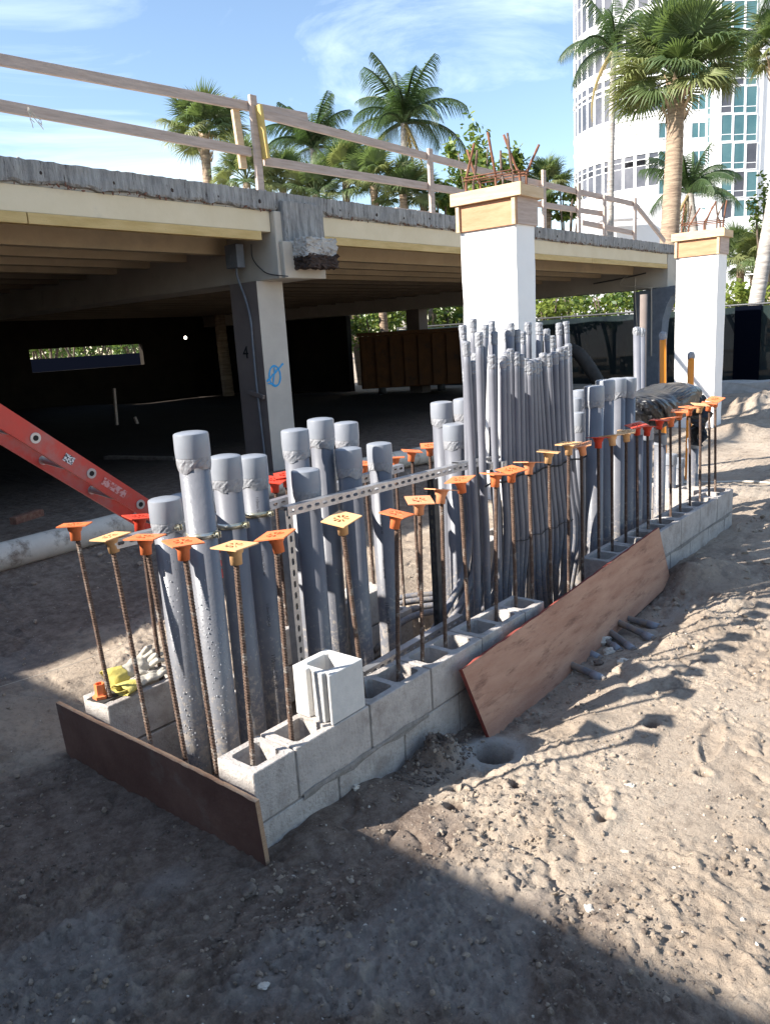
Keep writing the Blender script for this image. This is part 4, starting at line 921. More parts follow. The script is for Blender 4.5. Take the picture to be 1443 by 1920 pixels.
# ------------------------------------------------------------------ parking deck
Y0, ZT, ZB, XR = 4.6, 3.39, 3.2, 17.0
deck = empty('parking_deck', (4.6, Y0, 0), 'open concrete parking deck with cream joists and a raw cut slab edge', 'parking deck')
deck_inv = Matrix.Translation((-4.6, -Y0, 0))
def dpart(name, bm, m, smooth=False, parent=None):
    bm.transform(deck_inv); return obj(name, bm, m if isinstance(m, (list, tuple)) else M[m], parent or deck, smooth)
bm = NB(); box(bm, -16, XR, Y0+.05, 21, ZB, ZT); dpart('slab', bm, 'slab_top')
bm = NB(); box(bm, -16, -3.9, -14, Y0+.045, ZB, ZT-.002); dpart('slab', bm, 'slab_top')
bm = NB(); box(bm, -4.15, -3.92, -14, Y0-.01, 2.75, ZB-.002); dpart('edge_beam', bm, 'cream')
for yy in (-13, -7.5, -2, 3.2):
    bm = NB(); box(bm, -4.6, -4.2, yy, yy+.4, -.2, ZB-.003); dpart('column', bm, 'col_tan')
bm = NB(); box(bm, -16, -15.8, -14, 21, -.2, ZB-.004); dpart('wall', bm, 'wall_shade')
# cut slab edge
xs_ = np.arange(-3.85, XR+.01, .04); n = len(xs_); rows = 9; vs = []; rr = np.random.RandomState(8)
bot = .03*np.abs(fbm(xs_, xs_*0+3, 3, 4, .6, 3))*2 + .02*(rr.rand(n) > .8)*rr.rand(n)
for j in range(rows):
    t = j/(rows-1)
    for i, x in enumerate(xs_):
        z = ZT - t*(ZT-ZB-bot[i]+.02*0) + (.012*(rr.rand()-.3) if j == 0 else 0)
        y = Y0 + .012*(fbm(np.array([x]), np.array([z*2]), 5, 4, .6, 1)[0]) + (.02*rr.rand() if j == rows-1 else 0)
        vs.append((x-4.6, y-Y0, z))
for i, x in enumerate(xs_): vs.append((x-4.6, .08, ZT+.001))
for i, x in enumerate(xs_): vs.append((x-4.6, .08, ZB+bot[i]*.6))
fs = [[j*n+i, (j+1)*n+i, (j+1)*n+i+1, j*n+i+1] for j in range(rows-1) for i in range(n-1)]
fs += [[i, i+1, rows*n+i+1, rows*n+i] for i in range(n-1)] + [[(rows-1)*n+i+1, (rows-1)*n+i, (rows+1)*n+i, (rows+1)*n+i+1] for i in range(n-1)]
pyd('slab_edge', vs, fs, M['slab_edge'], deck)
# rusty rubble fringe under the slab edge
bm = NB(); rr = random.Random(6)
for k in range(330):
    x = rr.uniform(1.2, XR); 
    if 4.7 < x < 5.3: continue
    s = rr.uniform(.004, .015); m_ = Matrix.Translation((x, Y0+rr.uniform(-.006, .03), ZB+rr.uniform(-.008, .03))) @ Matrix.Rotation(rr.uniform(0, 6), 4, 'Y') @ Matrix.Diagonal((s*1.6, s*.8, s*.7, 1))
    bmesh.ops.create_icosphere(bm, subdivisions=1, radius=1, matrix=m_)
dpart('rubble_fringe', bm, 'rubble')['kind'] = 'stuff'
bm = NB(); x = 1.5
for k in range(26):
    x += .6; z = 3.29+rr.uniform(-.02, .03); R_ = rr.uniform(.012, .022)
    bmesh.ops.create_icosphere(bm, subdivisions=1, radius=1, matrix=Matrix.Translation((x+rr.uniform(-.08, .08), Y0+.001, z)) @ Matrix.Diagonal((R_, .008, R_*1.2, 1)))
dpart('anchor_hole_shade', bm, 'tar')['kind'] = 'stuff'  # dark blobs stand for the shade inside the anchor holes
# concrete crumbs on the deck edge
bm = NB()
for k in range(420):
    x = rr.uniform(1.2, XR); s = rr.uniform(.005, .018)
    bmesh.ops.create_icosphere(bm, subdivisions=1, radius=s, matrix=Matrix.Translation((x, Y0+rr.uniform(.02, .3), ZT+s*.4)))
dpart('crumbs', bm, 'broken')['kind'] = 'stuff'
# girders across, joists along
GX = (-3.6, 4.62, 16.15)
for gx in GX:
    bm = NB(); box(bm, gx, gx+.55, Y0+.02 if gx != 4.62 else Y0-.02, 20.9, 2.5, ZB-.004, bev=.008); dpart('girder', bm, 'girder')
segs = ((-3.04, 4.61), (5.18, 16.14))
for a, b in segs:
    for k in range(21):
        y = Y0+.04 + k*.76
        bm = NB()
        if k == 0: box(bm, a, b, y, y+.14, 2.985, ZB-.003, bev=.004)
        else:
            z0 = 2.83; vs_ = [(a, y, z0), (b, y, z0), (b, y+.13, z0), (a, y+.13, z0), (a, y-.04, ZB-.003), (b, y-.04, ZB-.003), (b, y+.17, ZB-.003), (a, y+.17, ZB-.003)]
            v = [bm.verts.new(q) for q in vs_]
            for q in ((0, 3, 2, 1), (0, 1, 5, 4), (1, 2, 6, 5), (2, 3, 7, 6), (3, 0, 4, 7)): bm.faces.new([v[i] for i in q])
        dpart('joist', bm, 'cream' if k == 0 else ('cream_shade' if k < 5 else 'joist_deep_shade'))  # joists farther in use darker copies, shade painted in by depth
# ledger boards under the edge joist
for a, b in ((-3.0, 1.9), (1.91, 4.45), (5.25, 8.6), (8.61, 12.4), (12.41, 16.1)):
    bm = NB(); box(bm, a, b, Y0+.015, Y0+.055+.04, 2.892, 2.981, bev=.003); dpart('ledger_board', bm, 'ledger')
# raw concrete patch and broken corbel at the middle girder
def rough_box(name, x0, x1, y0, y1, z0, z1, m, amp, seed, parent=None):
    bm = NB(); rr = random.Random(seed); bmesh.ops.create_cube(bm, size=1); bmesh.ops.subdivide_edges(bm, edges=bm.edges, cuts=9, use_grid_fill=True)
    for v in bm.verts:
        p = Vector((x0+(v.co.x+.5)*(x1-x0), y0+(v.co.y+.5)*(y1-y0), z0+(v.co.z+.5)*(z1-z0)))
        e = sum(abs(abs(c)-.5) < .01 for c in v.co)
        v.co = p + Vector((rr.uniform(-1, 1), rr.uniform(-1, 1)-.2, rr.uniform(-1, 1)))*amp*(1.6 if e > 1 else 1)
    return dpart(name, bm, m, False, parent)
rough_box('raw_patch', 4.72, 5.34, Y0-.055, Y0+.1, 2.88, 3.3, 'slab_edge', .004, 3)
cb = rough_box('broken_corbel', 4.80, 5.26, 4.30, Y0-.05, 2.72, 2.905, 'broken', .012, 4)
rough_box('torn_felt', 4.81, 5.265, 4.285, Y0-.045, 2.60, 2.725, 'tar', .014, 5)
bm = NB(); box(bm, 4.66, 5.3, Y0-.075, Y0-.02, 2.5, 2.885, bev=.006); dpart('girder_end', bm, 'girder')
# columns
def dcol(x0, x1, y0, y1, m, z1=2.497):
    bm = NB(); box(bm, x0, x1, y0, y1, -.2, z1, bev=.008); return dpart('column', bm, m)
c4 = empty('deck_column', (4.55, 4.88, 0), 'tan deck column with a painted numeral and a blue spray mark', 'column')
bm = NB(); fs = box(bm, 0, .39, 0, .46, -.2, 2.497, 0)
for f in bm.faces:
    if abs(f.calc_center_median().x) < 1e-4: f.material_index = 1  # this side takes a darker copy: deck shade put into the colour
obj('shaft', bm, [M['col_tan'], M['col_brown_shade']], c4)
for y in (11.5, 17.5): dcol(16.2, 16.6, y, y+.45, 'col_brown_shade')  # interior columns coloured dark to carry the shade in there
def text_obj(body, size, loc, rot, m, name, parent, thick=.002):
    cu = bpy.data.curves.new('t', 'FONT'); cu.body = body; cu.size = size; cu.extrude = thick; cu.align_x = 'CENTER'; cu.align_y = 'CENTER'; o = bpy.data.objects.new('t', cu); C.objects.link(o)
    dg = bpy.context.evaluated_depsgraph_get(); me_ = bpy.data.meshes.new_from_object(o.evaluated_get(dg)); bpy.data.objects.remove(o); me_.materials.clear()
    q = link(name, me_, M[m], parent); q.location = loc; q.rotation_euler = rot; return q
p = on(461, 662, 0, 4.55); text_obj('4', .2, (-.003, p.y-4.88, p.z), (PI/2, 0, -PI/2), 'black_paint', 'numeral', c4)
# blue spray mark on the face toward the trench: a looped ring with a slanted tail
p = on(515, 705, 1, 4.88); bm = NB(); P = []
def ribbon(bm, pts, w_):
    L_ = []
    for i, q in enumerate(pts):
        a = Vector(pts[max(0, i-1)]); b = Vector(pts[min(len(pts)-1, i+1)]); d = (b-a).normalized(); s = Vector((-d.z, 0, d.x))
        ww = w_*(1+.15*math.sin(i*1.3)); L_.append((bm.verts.new(Vector(q)+s*ww), bm.verts.new(Vector(q)-s*ww)))
    for a, b in zip(L_, L_[1:]): bm.faces.new((a[0], b[0], b[1], a[1]))
ribbon(bm, [(.085*math.cos(t)*1.0, 0, .115*math.sin(t)) for t in [i*2*PI/22 for i in range(23)]], .011)
ribbon(bm, [(-.13+.025*i, -.001, -.055+.017*i+.004*math.sin(i*2)) for i in range(12)], .011)
ribbon(bm, [(-.04, -.002, -.09), (-.02, -.002, -.02), (.0, -.002, .05), (.0, -.002, .1)], .009)
ribbon(bm, [(-.12, -.003, -.075), (-.06, -.003, -.085), (0, -.003, -.11), (.03, -.003, -.1)], .008)
g_ = obj('spray_mark', bm, M['graffiti'], c4); g_.location = (p.x-4.55, -.004, p.z)
# electrical box and conduit on the column
q = on(441, 482, 0, 4.5)
jb = empty('junction_box', (4.5, q.y, q.z), 'grey electrical box with its conduit running down the tan column', 'electrical box')
bm = NB(); box(bm, -.06, .05, -.1, .1, -.12, .13, bev=.006); obj('box', bm, M['steel_dark'] if False else M['grey_paint'], jb)
P = [Vector((4.5, q.y-.0, q.z-.12))]
for px, py in ((446, 522), (460, 560), (470, 600), (474, 645), (481, 720), (489, 790), (496, 850), (499, 886)):
    P.append(on(px, py, 0, 4.525))
P = [v-Vector((4.5, q.y, q.z)) for v in smoothline(P, 6)]; bm = NB(); tube(bm, P, .0135, 10); obj('conduit', bm, M['grey_paint'], jb)
w0 = [on(a, b, 0, 4.6) - Vector((4.6, 0, 0)) + Vector((4.6, 0, 0)) for a, b in ((471, 458), (474, 485), (490, 505), (506, 514), (540, 518))]
hose('cable', [tuple(v) for v in w0], .006, 'steel_dark', 'thin dark cable looping from the electrical box to the deck beam end', 'cable', 6)
q = on(482, 740, 0, 4.53); bm = NB(); beam(bm, (0, .12, .03), (0, -.12, -.03), .035, .05, bev=.004); o = obj('drain_stub', bm, M['col_brown_shade']); o.location = (4.525, q.y, q.z); tag(o, 'short brown pipe piece fixed across the side of the tan column', 'pipe')
# rear and side walls leaving the two openings
def wallbox(x0, x1, y0, y1, z0, z1): bm = NB(); box(bm, x0, x1, y0, y1, z0, z1); dpart('wall', bm, 'wall_shade')
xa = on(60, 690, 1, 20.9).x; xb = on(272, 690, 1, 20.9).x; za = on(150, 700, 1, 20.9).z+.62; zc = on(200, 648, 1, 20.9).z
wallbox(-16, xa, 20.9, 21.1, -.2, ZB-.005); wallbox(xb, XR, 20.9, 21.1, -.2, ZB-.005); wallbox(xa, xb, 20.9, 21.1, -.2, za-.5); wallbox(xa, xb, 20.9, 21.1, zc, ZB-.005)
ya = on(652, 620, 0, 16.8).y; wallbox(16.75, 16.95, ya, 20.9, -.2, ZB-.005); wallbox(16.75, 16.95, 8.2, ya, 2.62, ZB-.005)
# white strip column beside the left opening
# end column with an arched side
Xc = 16.1; poly = [(1186, 548), (1270, 534), (1268, 545), (1257, 556), (1248, 575), (1241, 600), (1237, 640), (1234, 690), (1232, 722), (1190, 726)]
bm = NB(); A = []; B = []
for px, py in poly:
    v = on(px, py, 0, Xc); z = max(v.z, -.2) if py < 715 else -.2; A.append(bm.verts.new((Xc, v.y, z))); B.append(bm.verts.new((Xc+.4, v.y, z)))
bm.faces.new(A[::-1]); bm.faces.new(B)
for i in range(len(A)): j = (i+1) % len(A); bm.faces.new((A[i], A[j], B[j], B[i]))
bmesh.ops.recalc_face_normals(bm, faces=bm.faces); dpart('arched_column', bm, 'grey_paint')
for pts, lab in ((((1176, 518), (1166, 524), (1165, 536), (1215, 540), (1220, 552), (1220, 668)), 'thin conduit bent along the far grey column'), (((1190, 520), (1190, 560), (1195, 640)), 'second thin conduit on the far grey column'), (((1112, 532), (1165, 522), (1210, 512)), 'dark pipe run under the far beam')):
    hose('wall_conduit', [tuple(on(a, b, 0, Xc-.05)) for a, b in pts], .016, 'girder' if 'thin' in lab else 'steel_dark', lab, 'conduit', 8)

# lamp in the dark
q = dep(348, 633, 17); bm = NB(); bmesh.ops.create_uvsphere(bm, u_segments=10, v_segments=8, radius=.032); o = obj('lamp', bm, M['lamp_on']); o.location = q; tag(o, 'small lit lamp glowing deep inside the dark parking deck', 'lamp')

# ------------------------------------------------------------------ timber guard rail
YR = 4.66
rail = empty('guard_rail', (4.5, YR, ZT), 'rough timber guard rail along the cut edge of the parking deck', 'guard rail')
rinv = Vector((4.5, YR, ZT))
def rb(name, a, b, hgt, th, yoff, m='wood_grey', ext=0):
    pa = on(*a, 1, YR+yoff); pb = on(*b, 1, YR+yoff); bm = NB()
    if ext: pa = pa + (pa-pb).normalized()*ext
    beam(bm, pa-rinv, pb-rinv, th, hgt, bev=.003) if abs(pa.z-pb.z) < abs(pa.x-pb.x) else beam(bm, pa-rinv, pb-rinv, th, hgt, (0, 1, 0), bev=.003)
    obj(name, bm, M[m], rail)
rb('rail_board', (0, 112), (575, 220), .089, .04, .045, ext=1.5)
rb('rail_board', (0, 198), (470, 285), .089, .04, .045, ext=1.5)
rb('rail_board', (492, 214), (872, 312), .089, .04, .0)
rb('rail_board', (872, 314), (1190, 383), .089, .04, .05)
rb('rail_board', (495, 302), (855, 358), .089, .04, .0)
rb('rail_board', (855, 360), (1130, 401), .089, .04, .05)
rb('rail_board', (1090, 417), (1190, 438), .089, .04, .05)
for xx, zt_, yo in ((4.53, 4.33, -.0), (7.55, 4.2, -.04), (10.64, 4.28, -.04), (11.97, 4.22, .0), (12.94, 4.1, -.04), (14.43, 4.2, .0)):
    bm = NB(); box(bm, xx-.045, xx+.045, YR-.02+yo, YR+.02+yo, ZT-.0, zt_, bev=.003); bm.transform(Matrix.Translation(-rinv)); obj('post', bm, M['wood_grey'], rail)
bm = NB(); beam(bm, Vector((4.40, YR+.09, 3.62))-rinv, Vector((4.36, YR+.09, 4.18))-rinv, .089, .04, (0, 1, 0), bev=.003); obj('post', bm, M['wood_fresh'], rail)
bm = NB(); beam(bm, on(499, 298, 1, YR-.05)-rinv, on(484, 197, 1, YR-.05)-rinv, .04, .09, (0, 1, 0), bev=.003); obj('splice_board', bm, M['wood_yellow'], rail)
bm = NB(); beam(bm, on(1190, 383, 1, YR+.05)-rinv, on(1245, 452, 1, YR+.05)-rinv, .09, .04, (0, 1, 0), bev=.003); obj('brace', bm, M['wood_grey'], rail)
bm = NB(); box(bm, 6.9, 7.9, YR+.05, YR+.14, ZT+.001, ZT+.04); bm.transform(Matrix.Translation(-rinv)); obj('foot_block', bm, M['wood_grey'], rail)
q = on(52, 215, 1, YR); bm = NB(); rr = random.Random(3)
for k in range(5):
    P = [(0, -.03, .05)]; 
    for i in range(5): P.append((P[-1][0]+rr.uniform(-.01, .035), -.03+rr.uniform(-.01, .01), P[-1][2]-rr.uniform(.015, .035)))
    tube(bm, P, .0035, 5)
o = obj('plastic_tie', bm, M['pipe_white']); o.location = q; tag(o, 'scrap of pale plastic tape dangling from the lower rail at the left', 'tape')

# ------------------------------------------------------------------ black plastic, tall yellow and grey pipes
bm = NB(); bmesh.ops.create_icosphere(bm, subdivisions=5, radius=1)
for v in bm.verts:
    c = v.co.copy(); sg = lambda t, e: math.copysign(abs(t)**e, t)
    p = Vector((sg(c.x, .6)*.56, sg(c.y, .7)*.22, sg(c.z, .6)*.115))
    x_, y_, z_ = p.x*5, p.y*6, p.z*7
    n_ = abs(math.sin(x_*1.3+y_*1.9+.6*math.sin(z_*2)))+.6*abs(math.sin(x_*2.9-y_*2.3+z_*3+1))+.35*abs(math.sin(x_*6.1+z_*7-y_*4))
    p *= 1+.085*(n_-1); p.z += -.05*max(0, p.x)+ .03*math.sin(p.x*6)
    if p.z < -.06: p.z += -.05*abs(math.sin(x_*2.7))
    v.co = p
bag = empty('plastic_wrap', (4.93, .5, 1.16), 'black plastic sheet wrapped over the pipe ends at the far right', 'plastic sheet')
obj('sheet', bm, M['bag'], bag)
bm = NB(); n = 14; g = []
for j in range(n):
    t = j/(n-1); row = []
    for i in range(9):
        a = i/8; w_ = .17*(1-.75*t)
        row.append(bm.verts.new((.42+(a-.5)*w_*2+.08*math.sin(t*3), -.16+.05*math.sin(a*9+t*5)+.03*math.sin(t*17+a*4), .0-t*.42)))
    g.append(row)
for a, b in zip(g, g[1:]):
    for i in range(8): bm.faces.new((a[i], b[i], b[i+1], a[i+1]))
o = obj('tail', bm, M['bag'], bag); md = o.modifiers.new('s', 'SOLIDIFY'); md.thickness = .012
def tall_pipe(px, py0, y, r, m, label, lean=0, tapec=True):
    t = on(px, py0, 1, y); b = Vector((t.x+lean, y, -.05)); root = empty('tall_pipe', b, label, 'pipe'); align(root, b, t); Lt = (t-b).length
    bm = NB(); lathe(bm, [(r, 0), (r, Lt)], 16); obj('tube', bm, M[m], root)
    if tapec:
        bm = NB(); rr = random.Random(int(px)); R_ = lathe(bm, [(r+.002, Lt-.05), (r+.004, Lt-.02), (r+.003, Lt), (r*.9, Lt+.015), (r*.5, Lt+.025)], 14, smooth=False)
        for ring in R_:
            for v in ring: v.co += Vector((rr.uniform(-1, 1), rr.uniform(-1, 1), rr.uniform(-1, 1)))*.004
        obj('tape_wrap', bm, M['tape'], root)
tall_pipe(1242, 627, 1.0, .033, 'orange_pipe', 'bright orange pipe standing before the arched grey column, left of the two', .1)
tall_pipe(1295, 664, 1.0, .034, 'orange_pipe', 'bright orange pipe standing against the right-hand white column')
tall_pipe(1193, 618, 1.0, .033, 'conduit_pvc', 'light grey pipe with taped top left of the orange pipes', .1)
tall_pipe(1203, 620, 1.05, .027, 'conduit_pvc', 'thinner grey pipe touching the light grey one left of the orange pipes', .05)
tall_pipe(1206, 552, 1.6, .04, 'col_brown_shade', 'tallest mauve-grey pipe in front of the far column', .0, False)
q0 = [tuple(on(a, b, 0, 12.5)) for a, b in ((1068, 655), (1085, 664), (1105, 690), (1122, 720), (1128, 745))]
hose('black_hose', q0, .12, 'hose', 'fat dark hose arching down left of the far pipes', 'hose', 12, .008)

# ------------------------------------------------------------------ screened fence, kerb, dumpster
FX = 19.0
fence = empty('screened_fence', (FX, 3, 0), 'chain-link fence covered with dark green-black screen cloth', 'fence')
ye0, ye1 = -9, 14.5
for k in range(9):
    y = ye0+(ye1-ye0)*k/8; bm = NB(); tube(bm, [(0, y-3, -.1), (0, y-3, 2.08)], .035, 8); obj('post', bm, M['steel_dark'], fence)
bm = NB(); tube(bm, [(0, ye0-3, 2.05), (0, ye1-3, 2.05)], .025, 8); obj('top_rail', bm, M['steel_dark'], fence)
for k in range(8):
    a = ye0+(ye1-ye0)*k/8; b = ye0+(ye1-ye0)*(k+1)/8; bm = NB(); n = 14; g = []
    for j in range(5):
        g.append([bm.verts.new((-.045+.03*math.sin(i*.9+j+k), a-3+(b-a)*i/n, .12+j*.47+(.03*math.sin(i*.7) if j == 0 else 0))) for i in range(n+1)])
    for r_, s_ in zip(g, g[1:]):
        for i in range(n): bm.faces.new((r_[i], r_[i+1], s_[i+1], s_[i]))
    obj('screen_cloth', bm, M['screen'], fence)
y0_ = on(1375, 640, 0, FX-.1).y; y1_ = on(1424, 640, 0, FX-.1).y; bm = NB(); box(bm, -.12, -.09, min(y0_, y1_)-3, max(y0_, y1_)-3, .2, 2.02); obj('dark_panel', bm, M['screen_dark'], fence)
bm = NB()
for i in range(-22, 40):
    for d_ in (1, -1):
        pass
q = on(1440, 652, 0, 24); kb = NB(); box(kb, -.2, .2, -9, 6, -.1, .7); o = obj('low_wall', kb, M['concrete_lt']); o.location = (24, 3, 0); tag(o, 'pale low wall seen through the screened fence', 'wall')
q = on(1405, 748, 2, .1); bm = NB(); bmesh.ops.create_cube(bm, size=1); bmesh.ops.subdivide_edges(bm, edges=bm.edges, cuts=5, use_grid_fill=True); rr = random.Random(2)
for v in bm.verts: v.co = Vector((v.co.x*.8, v.co.y*1.9, v.co.z*.45)) + Vector((rr.uniform(-1, 1), rr.uniform(-1, 1), rr.uniform(-1, 1)))*.02
o = obj('concrete_chunk', bm, M['concrete_lt']); o.location = (q.x+.6, q.y, .2); o.rotation_euler.z = .25; tag(o, 'low grey concrete footing below the screened fence at the right', 'concrete footing')
a = on(1375, 752, 2, .12); b = on(1470, 728, 2, .12); hose('ground_hose', [tuple(on(x_, y_, 2, .12)) for x_, y_ in ((1340, 762), (1375, 757), (1410, 747), (1443, 742), (1500, 735))], .03, 'pipe_white', 'pale hose lying in the dip at the far right', 'hose', 8)
hose('ground_hose', [tuple(on(x_, y_, 2, .1)) for x_, y_ in ((1262, 906), (1300, 904), (1345, 904), (1400, 903), (1480, 908))], .012, 'pipe_white', 'thin pale hose on sunlit sand beyond the far wall end', 'hose', 8)
q = on(772, 735, 2, .3); R_ = rt.copy(); R_.z = 0; R_.normalize(); ang = math.atan2(R_.y, R_.x)
dm = empty('dumpster', (q.x, q.y, .3), 'dark orange waste container standing under the deck', 'dumpster', rz=ang)
bm = NB(); box(bm, -1.35, 1.5, 0, 2.2, .15, 1.55, bev=.02); obj('tub', bm, M['dumpster'], dm)
for k in range(8): bm = NB(); box(bm, -1.3+k*.38, -1.22+k*.38, -.06, -.001, .2, 1.5); obj('rib', bm, M['dumpster'], dm)
bm = NB(); box(bm, -1.4, 1.55, -.08, .06, 1.551, 1.64); obj('rim', bm, M['dumpster'], dm)
for k in range(2): bm = NB(); tube(bm, [(-.9+1.6*k, -.02, .08), (-.7+1.6*k, -.02, .08)], .09, 12); obj('wheel', bm, M['hose'], dm)

# ------------------------------------------------------------------ palms
def coconut_frond(Lf, e0, droop, name, m, seed, np_=64):
    rr = random.Random(seed); bm = NB(); n = 12; P = []; p = Vector((0, 0, 0)); e = e0; st = Lf/n
    for i in range(n+1):
        P.append(p.copy()); p = p + Vector((math.cos(e), 0, math.sin(e)))*st; e -= droop/n*(1+.9*i/n)
    tube(bm, P, [.035*(1-.85*i/n) for i in range(n+1)], 4, caps=False, mi=0)
    tw = rr.uniform(-.3, .3)
    for k in range(np_):
        s = .12+.88*(k+.5)/np_; f = s*n; i = min(int(f), n-1); q = P[i].lerp(P[i+1], f-i); d = (P[i+1]-P[i]).normalized()
        ln = Lf*.21*(math.sin(PI*min(1, s*.9+.1))**.6)*rr.uniform(.85, 1.1)+.1
        for sg in (-1, 1):
            side = Vector((0, sg, 0)); dr = -.45-.5*s+rr.uniform(-.25, .2)
            dv = (d*.75+side*1.0+Vector((0, 0, dr+tw*sg*.4))).normalized(); dv2 = (dv+Vector((0, 0, -.7+rr.uniform(-.2, .1)))).normalized(); wv = d*.5*(.013)
            a0, a1 = q+wv, q-wv; m0 = q+dv*ln*.55; b0, b1 = m0+wv*.75, m0-wv*.75; tip = m0+dv2*ln*.6
            v = [bm.verts.new(x) for x in (a0, a1, b1, b0, tip)]; bm.faces.new((v[0], v[1], v[2], v[3])); bm.faces.new((v[3], v[2], v[4]))
    me_ = bpy.data.meshes.new(name); bm.to_mesh(me_); bm.free(); me_.materials.append(M[m]); return me_
def sabal_leaf(Lp, Lb, name, m, seed, droop=1.0):
    rr = random.Random(seed); bm = NB(); n = 6
    P = [Vector((Lp*i/n, 0, .12*Lp*math.sin(i/n*1.8))) for i in range(n+1)]; tube(bm, P, [.022-.012*i/n for i in range(n+1)], 4, caps=False)
    o0 = P[-1]; ns = 44
    for k in range(ns):
        a = -2.25+4.5*k/(ns-1); ln = Lb*(1-.32*(abs(a)/2.25)**2)*rr.uniform(.92, 1.05)
        base = o0 + Vector((.12*Lb*math.cos(a*.5), 0, 0)); d = Vector((math.cos(a), math.sin(a), .22+rr.uniform(-.06, .06))).normalized(); s = Vector((-math.sin(a), math.cos(a), 0))
        w_ = .031*Lb; m1 = base+d*ln*.45; dz = rr.uniform(.5, 1.1)*droop
        d2 = (d+Vector((0, 0, -.5*dz-.25*abs(a)/2))).normalized(); m2 = m1+d2*ln*.3; tip = m2+(d2+Vector((rr.uniform(-.2, .2), rr.uniform(-.2, .2), -.8*dz))).normalized()*ln*.3
        up_ = Vector((0, 0, .012*Lb))
        v = [bm.verts.new(x) for x in (base, m1+s*w_-up_, m1-s*w_-up_, m1+up_, m2+s*w_*.55, m2-s*w_*.55, tip)]
        bm.faces.new((v[0], v[3], v[1])); bm.faces.new((v[0], v[2], v[3])); bm.faces.new((v[1], v[3], v[5], v[4])) if False else None
        bm.faces.new((v[1], v[3], v[4])); bm.faces.new((v[3], v[2], v[5])); bm.faces.new((v[3], v[5], v[4])); bm.faces.new((v[4], v[5], v[6]))
    me_ = bpy.data.meshes.new(name); bm.to_mesh(me_); bm.free(); me_.materials.append(M[m]); return me_
COCO = [coconut_frond(1, e, d, 'frond', 'coco', i) for i, (e, d) in enumerate(((1.4, .5), (1.15, .9), (.85, 1.2), (.45, 1.15), (.1, 1.0), (1.25, .6), (-.35, .7)))]
COCOD = coconut_frond(1, -.9, .6, 'frond_dry', 'coco_dry', 30, 22)
SAB = [sabal_leaf(.55, .62, 'fan_leaf', m, i, dr) for i, (m, dr) in enumerate((('sabal', .6), ('sabal', 1.0), ('sabal_lt', 1.0), ('sabal_lt', 1.5), ('sabal', 1.4)))]
def trunk(base, top, r0, r1, m, root, boots=0, rings=.12, seed=0):
    base = Vector(base); top = Vector(top); n = max(8, int((top-base).length/rings)); bm = NB(); P = []; R_ = []; rr = random.Random(seed)
    bend = Vector((rr.uniform(-1, 1), rr.uniform(-1, 1), 0))*(top-base).length*.02
    for i in range(n+1):
        t = i/n; P.append(base.lerp(top, t)+bend*math.sin(t*PI)-root.location); R_.append((r0+(r1-r0)*t)*(1+.05*(i % 2)))
    tube(bm, P, R_, 14); obj('trunk', bm, M[m], root)
def palm(kind, px, pyc, D, Rc, nf, tr, label, seed, ptrunk=None, group=None, grey=False, low=False, dry=2):
    c = dep(px, pyc, D); rr = random.Random(seed); root = empty('coconut_palm' if kind == 'c' else 'sabal_palm', (c.x, c.y, 0), label, 'palm tree', group)
    if ptrunk: b = dep(ptrunk[0], ptrunk[1], D); d = (b-c)/(b.z-c.z); base = c - d*(c.z-(-.1)); base = Vector((base.x, base.y, -.1))
    else: base = Vector((c.x+.2, c.y, -.1))
    root.location = (base.x, base.y, 0)
    trunk(base, c-Vector((0, 0, .05)), tr*1.1, tr*.85, 'palm_trunk_grey' if grey else 'palm_trunk', root, seed=seed)
    if kind == 's' and not low:
        # criss-cross leaf boots under the crown
        bm = NB(); rb_ = tr*1.0
        for k in range(46):
            a = k*2.4; z = -1.15*(k/46)*Rc*.5-.05; rad = rb_*(1.15+.25*math.sin(k/46*PI)); p = Vector((rad*math.cos(a), rad*math.sin(a), z)); o_ = Vector((math.cos(a), math.sin(a), 0)); s = Vector((-o_.y, o_.x, 0)); h = tr*1.1
            v = [bm.verts.new(x) for x in (p-s*tr*.35-Vector((0, 0, h*.3))-o_*tr*.3, p+s*tr*.35-Vector((0, 0, h*.3))-o_*tr*.3, p+o_*tr*.22+Vector((0, 0, h*.4))+s*tr*.16, p+o_*tr*.22+Vector((0, 0, h*.4))-s*tr*.16, p+Vector((0, 0, h*.9))+o_*tr*.4)]
            bm.faces.new((v[0], v[1], v[2], v[3])); bm.faces.new((v[3], v[2], v[4]))
        b_ = obj('leaf_boots', bm, M['boot'], root); b_.location = c-root.location; b_['kind'] = 'stuff'
    for k in range(nf):
        a = k*2.39996+rr.uniform(-.25, .25); t = (k+.5)/nf
        if kind == 'c':
            me_ = COCO[min(4, int(t*5))] if rr.random() > .15 else COCO[rr.choice((0, 1, 5))]
            if k >= nf-dry: me_ = COCOD
            elif t > .9: me_ = COCO[6]
            f = link('frond', me_, None, root); f.location = c-root.location; s = Rc*rr.uniform(.85, 1.12)*(.8+.2*t); f.scale = (s, s, s)
            f.rotation_euler = (rr.uniform(-.25, .25), rr.uniform(-.12, .12), a)
        else:
            me_ = SAB[rr.choice((0, 1, 2, 0, 4))] if t < .6 else SAB[rr.choice((2, 3, 4, 1))]
            f = link('fan_leaf', me_, None, root); f.location = c-root.location; s = Rc*rr.uniform(.8, 1.05); f.scale = (s, s, s)
            pitch = -1.35 + 1.8*t + rr.uniform(-.2, .2)
            f.rotation_euler = (rr.uniform(-.6, .6), pitch, a)
    return root
palm('c', 757, 230, 30, 2.95, 22, .15, 'tall coconut palm standing clear against the sky in the centre', 4, (757, 320), grey=True)
palm('c', 588, 278, 33, 2.7, 22, .17, 'dark coconut palm behind the splice post of the timber rail', 9, (590, 340), grey=True, dry=1)
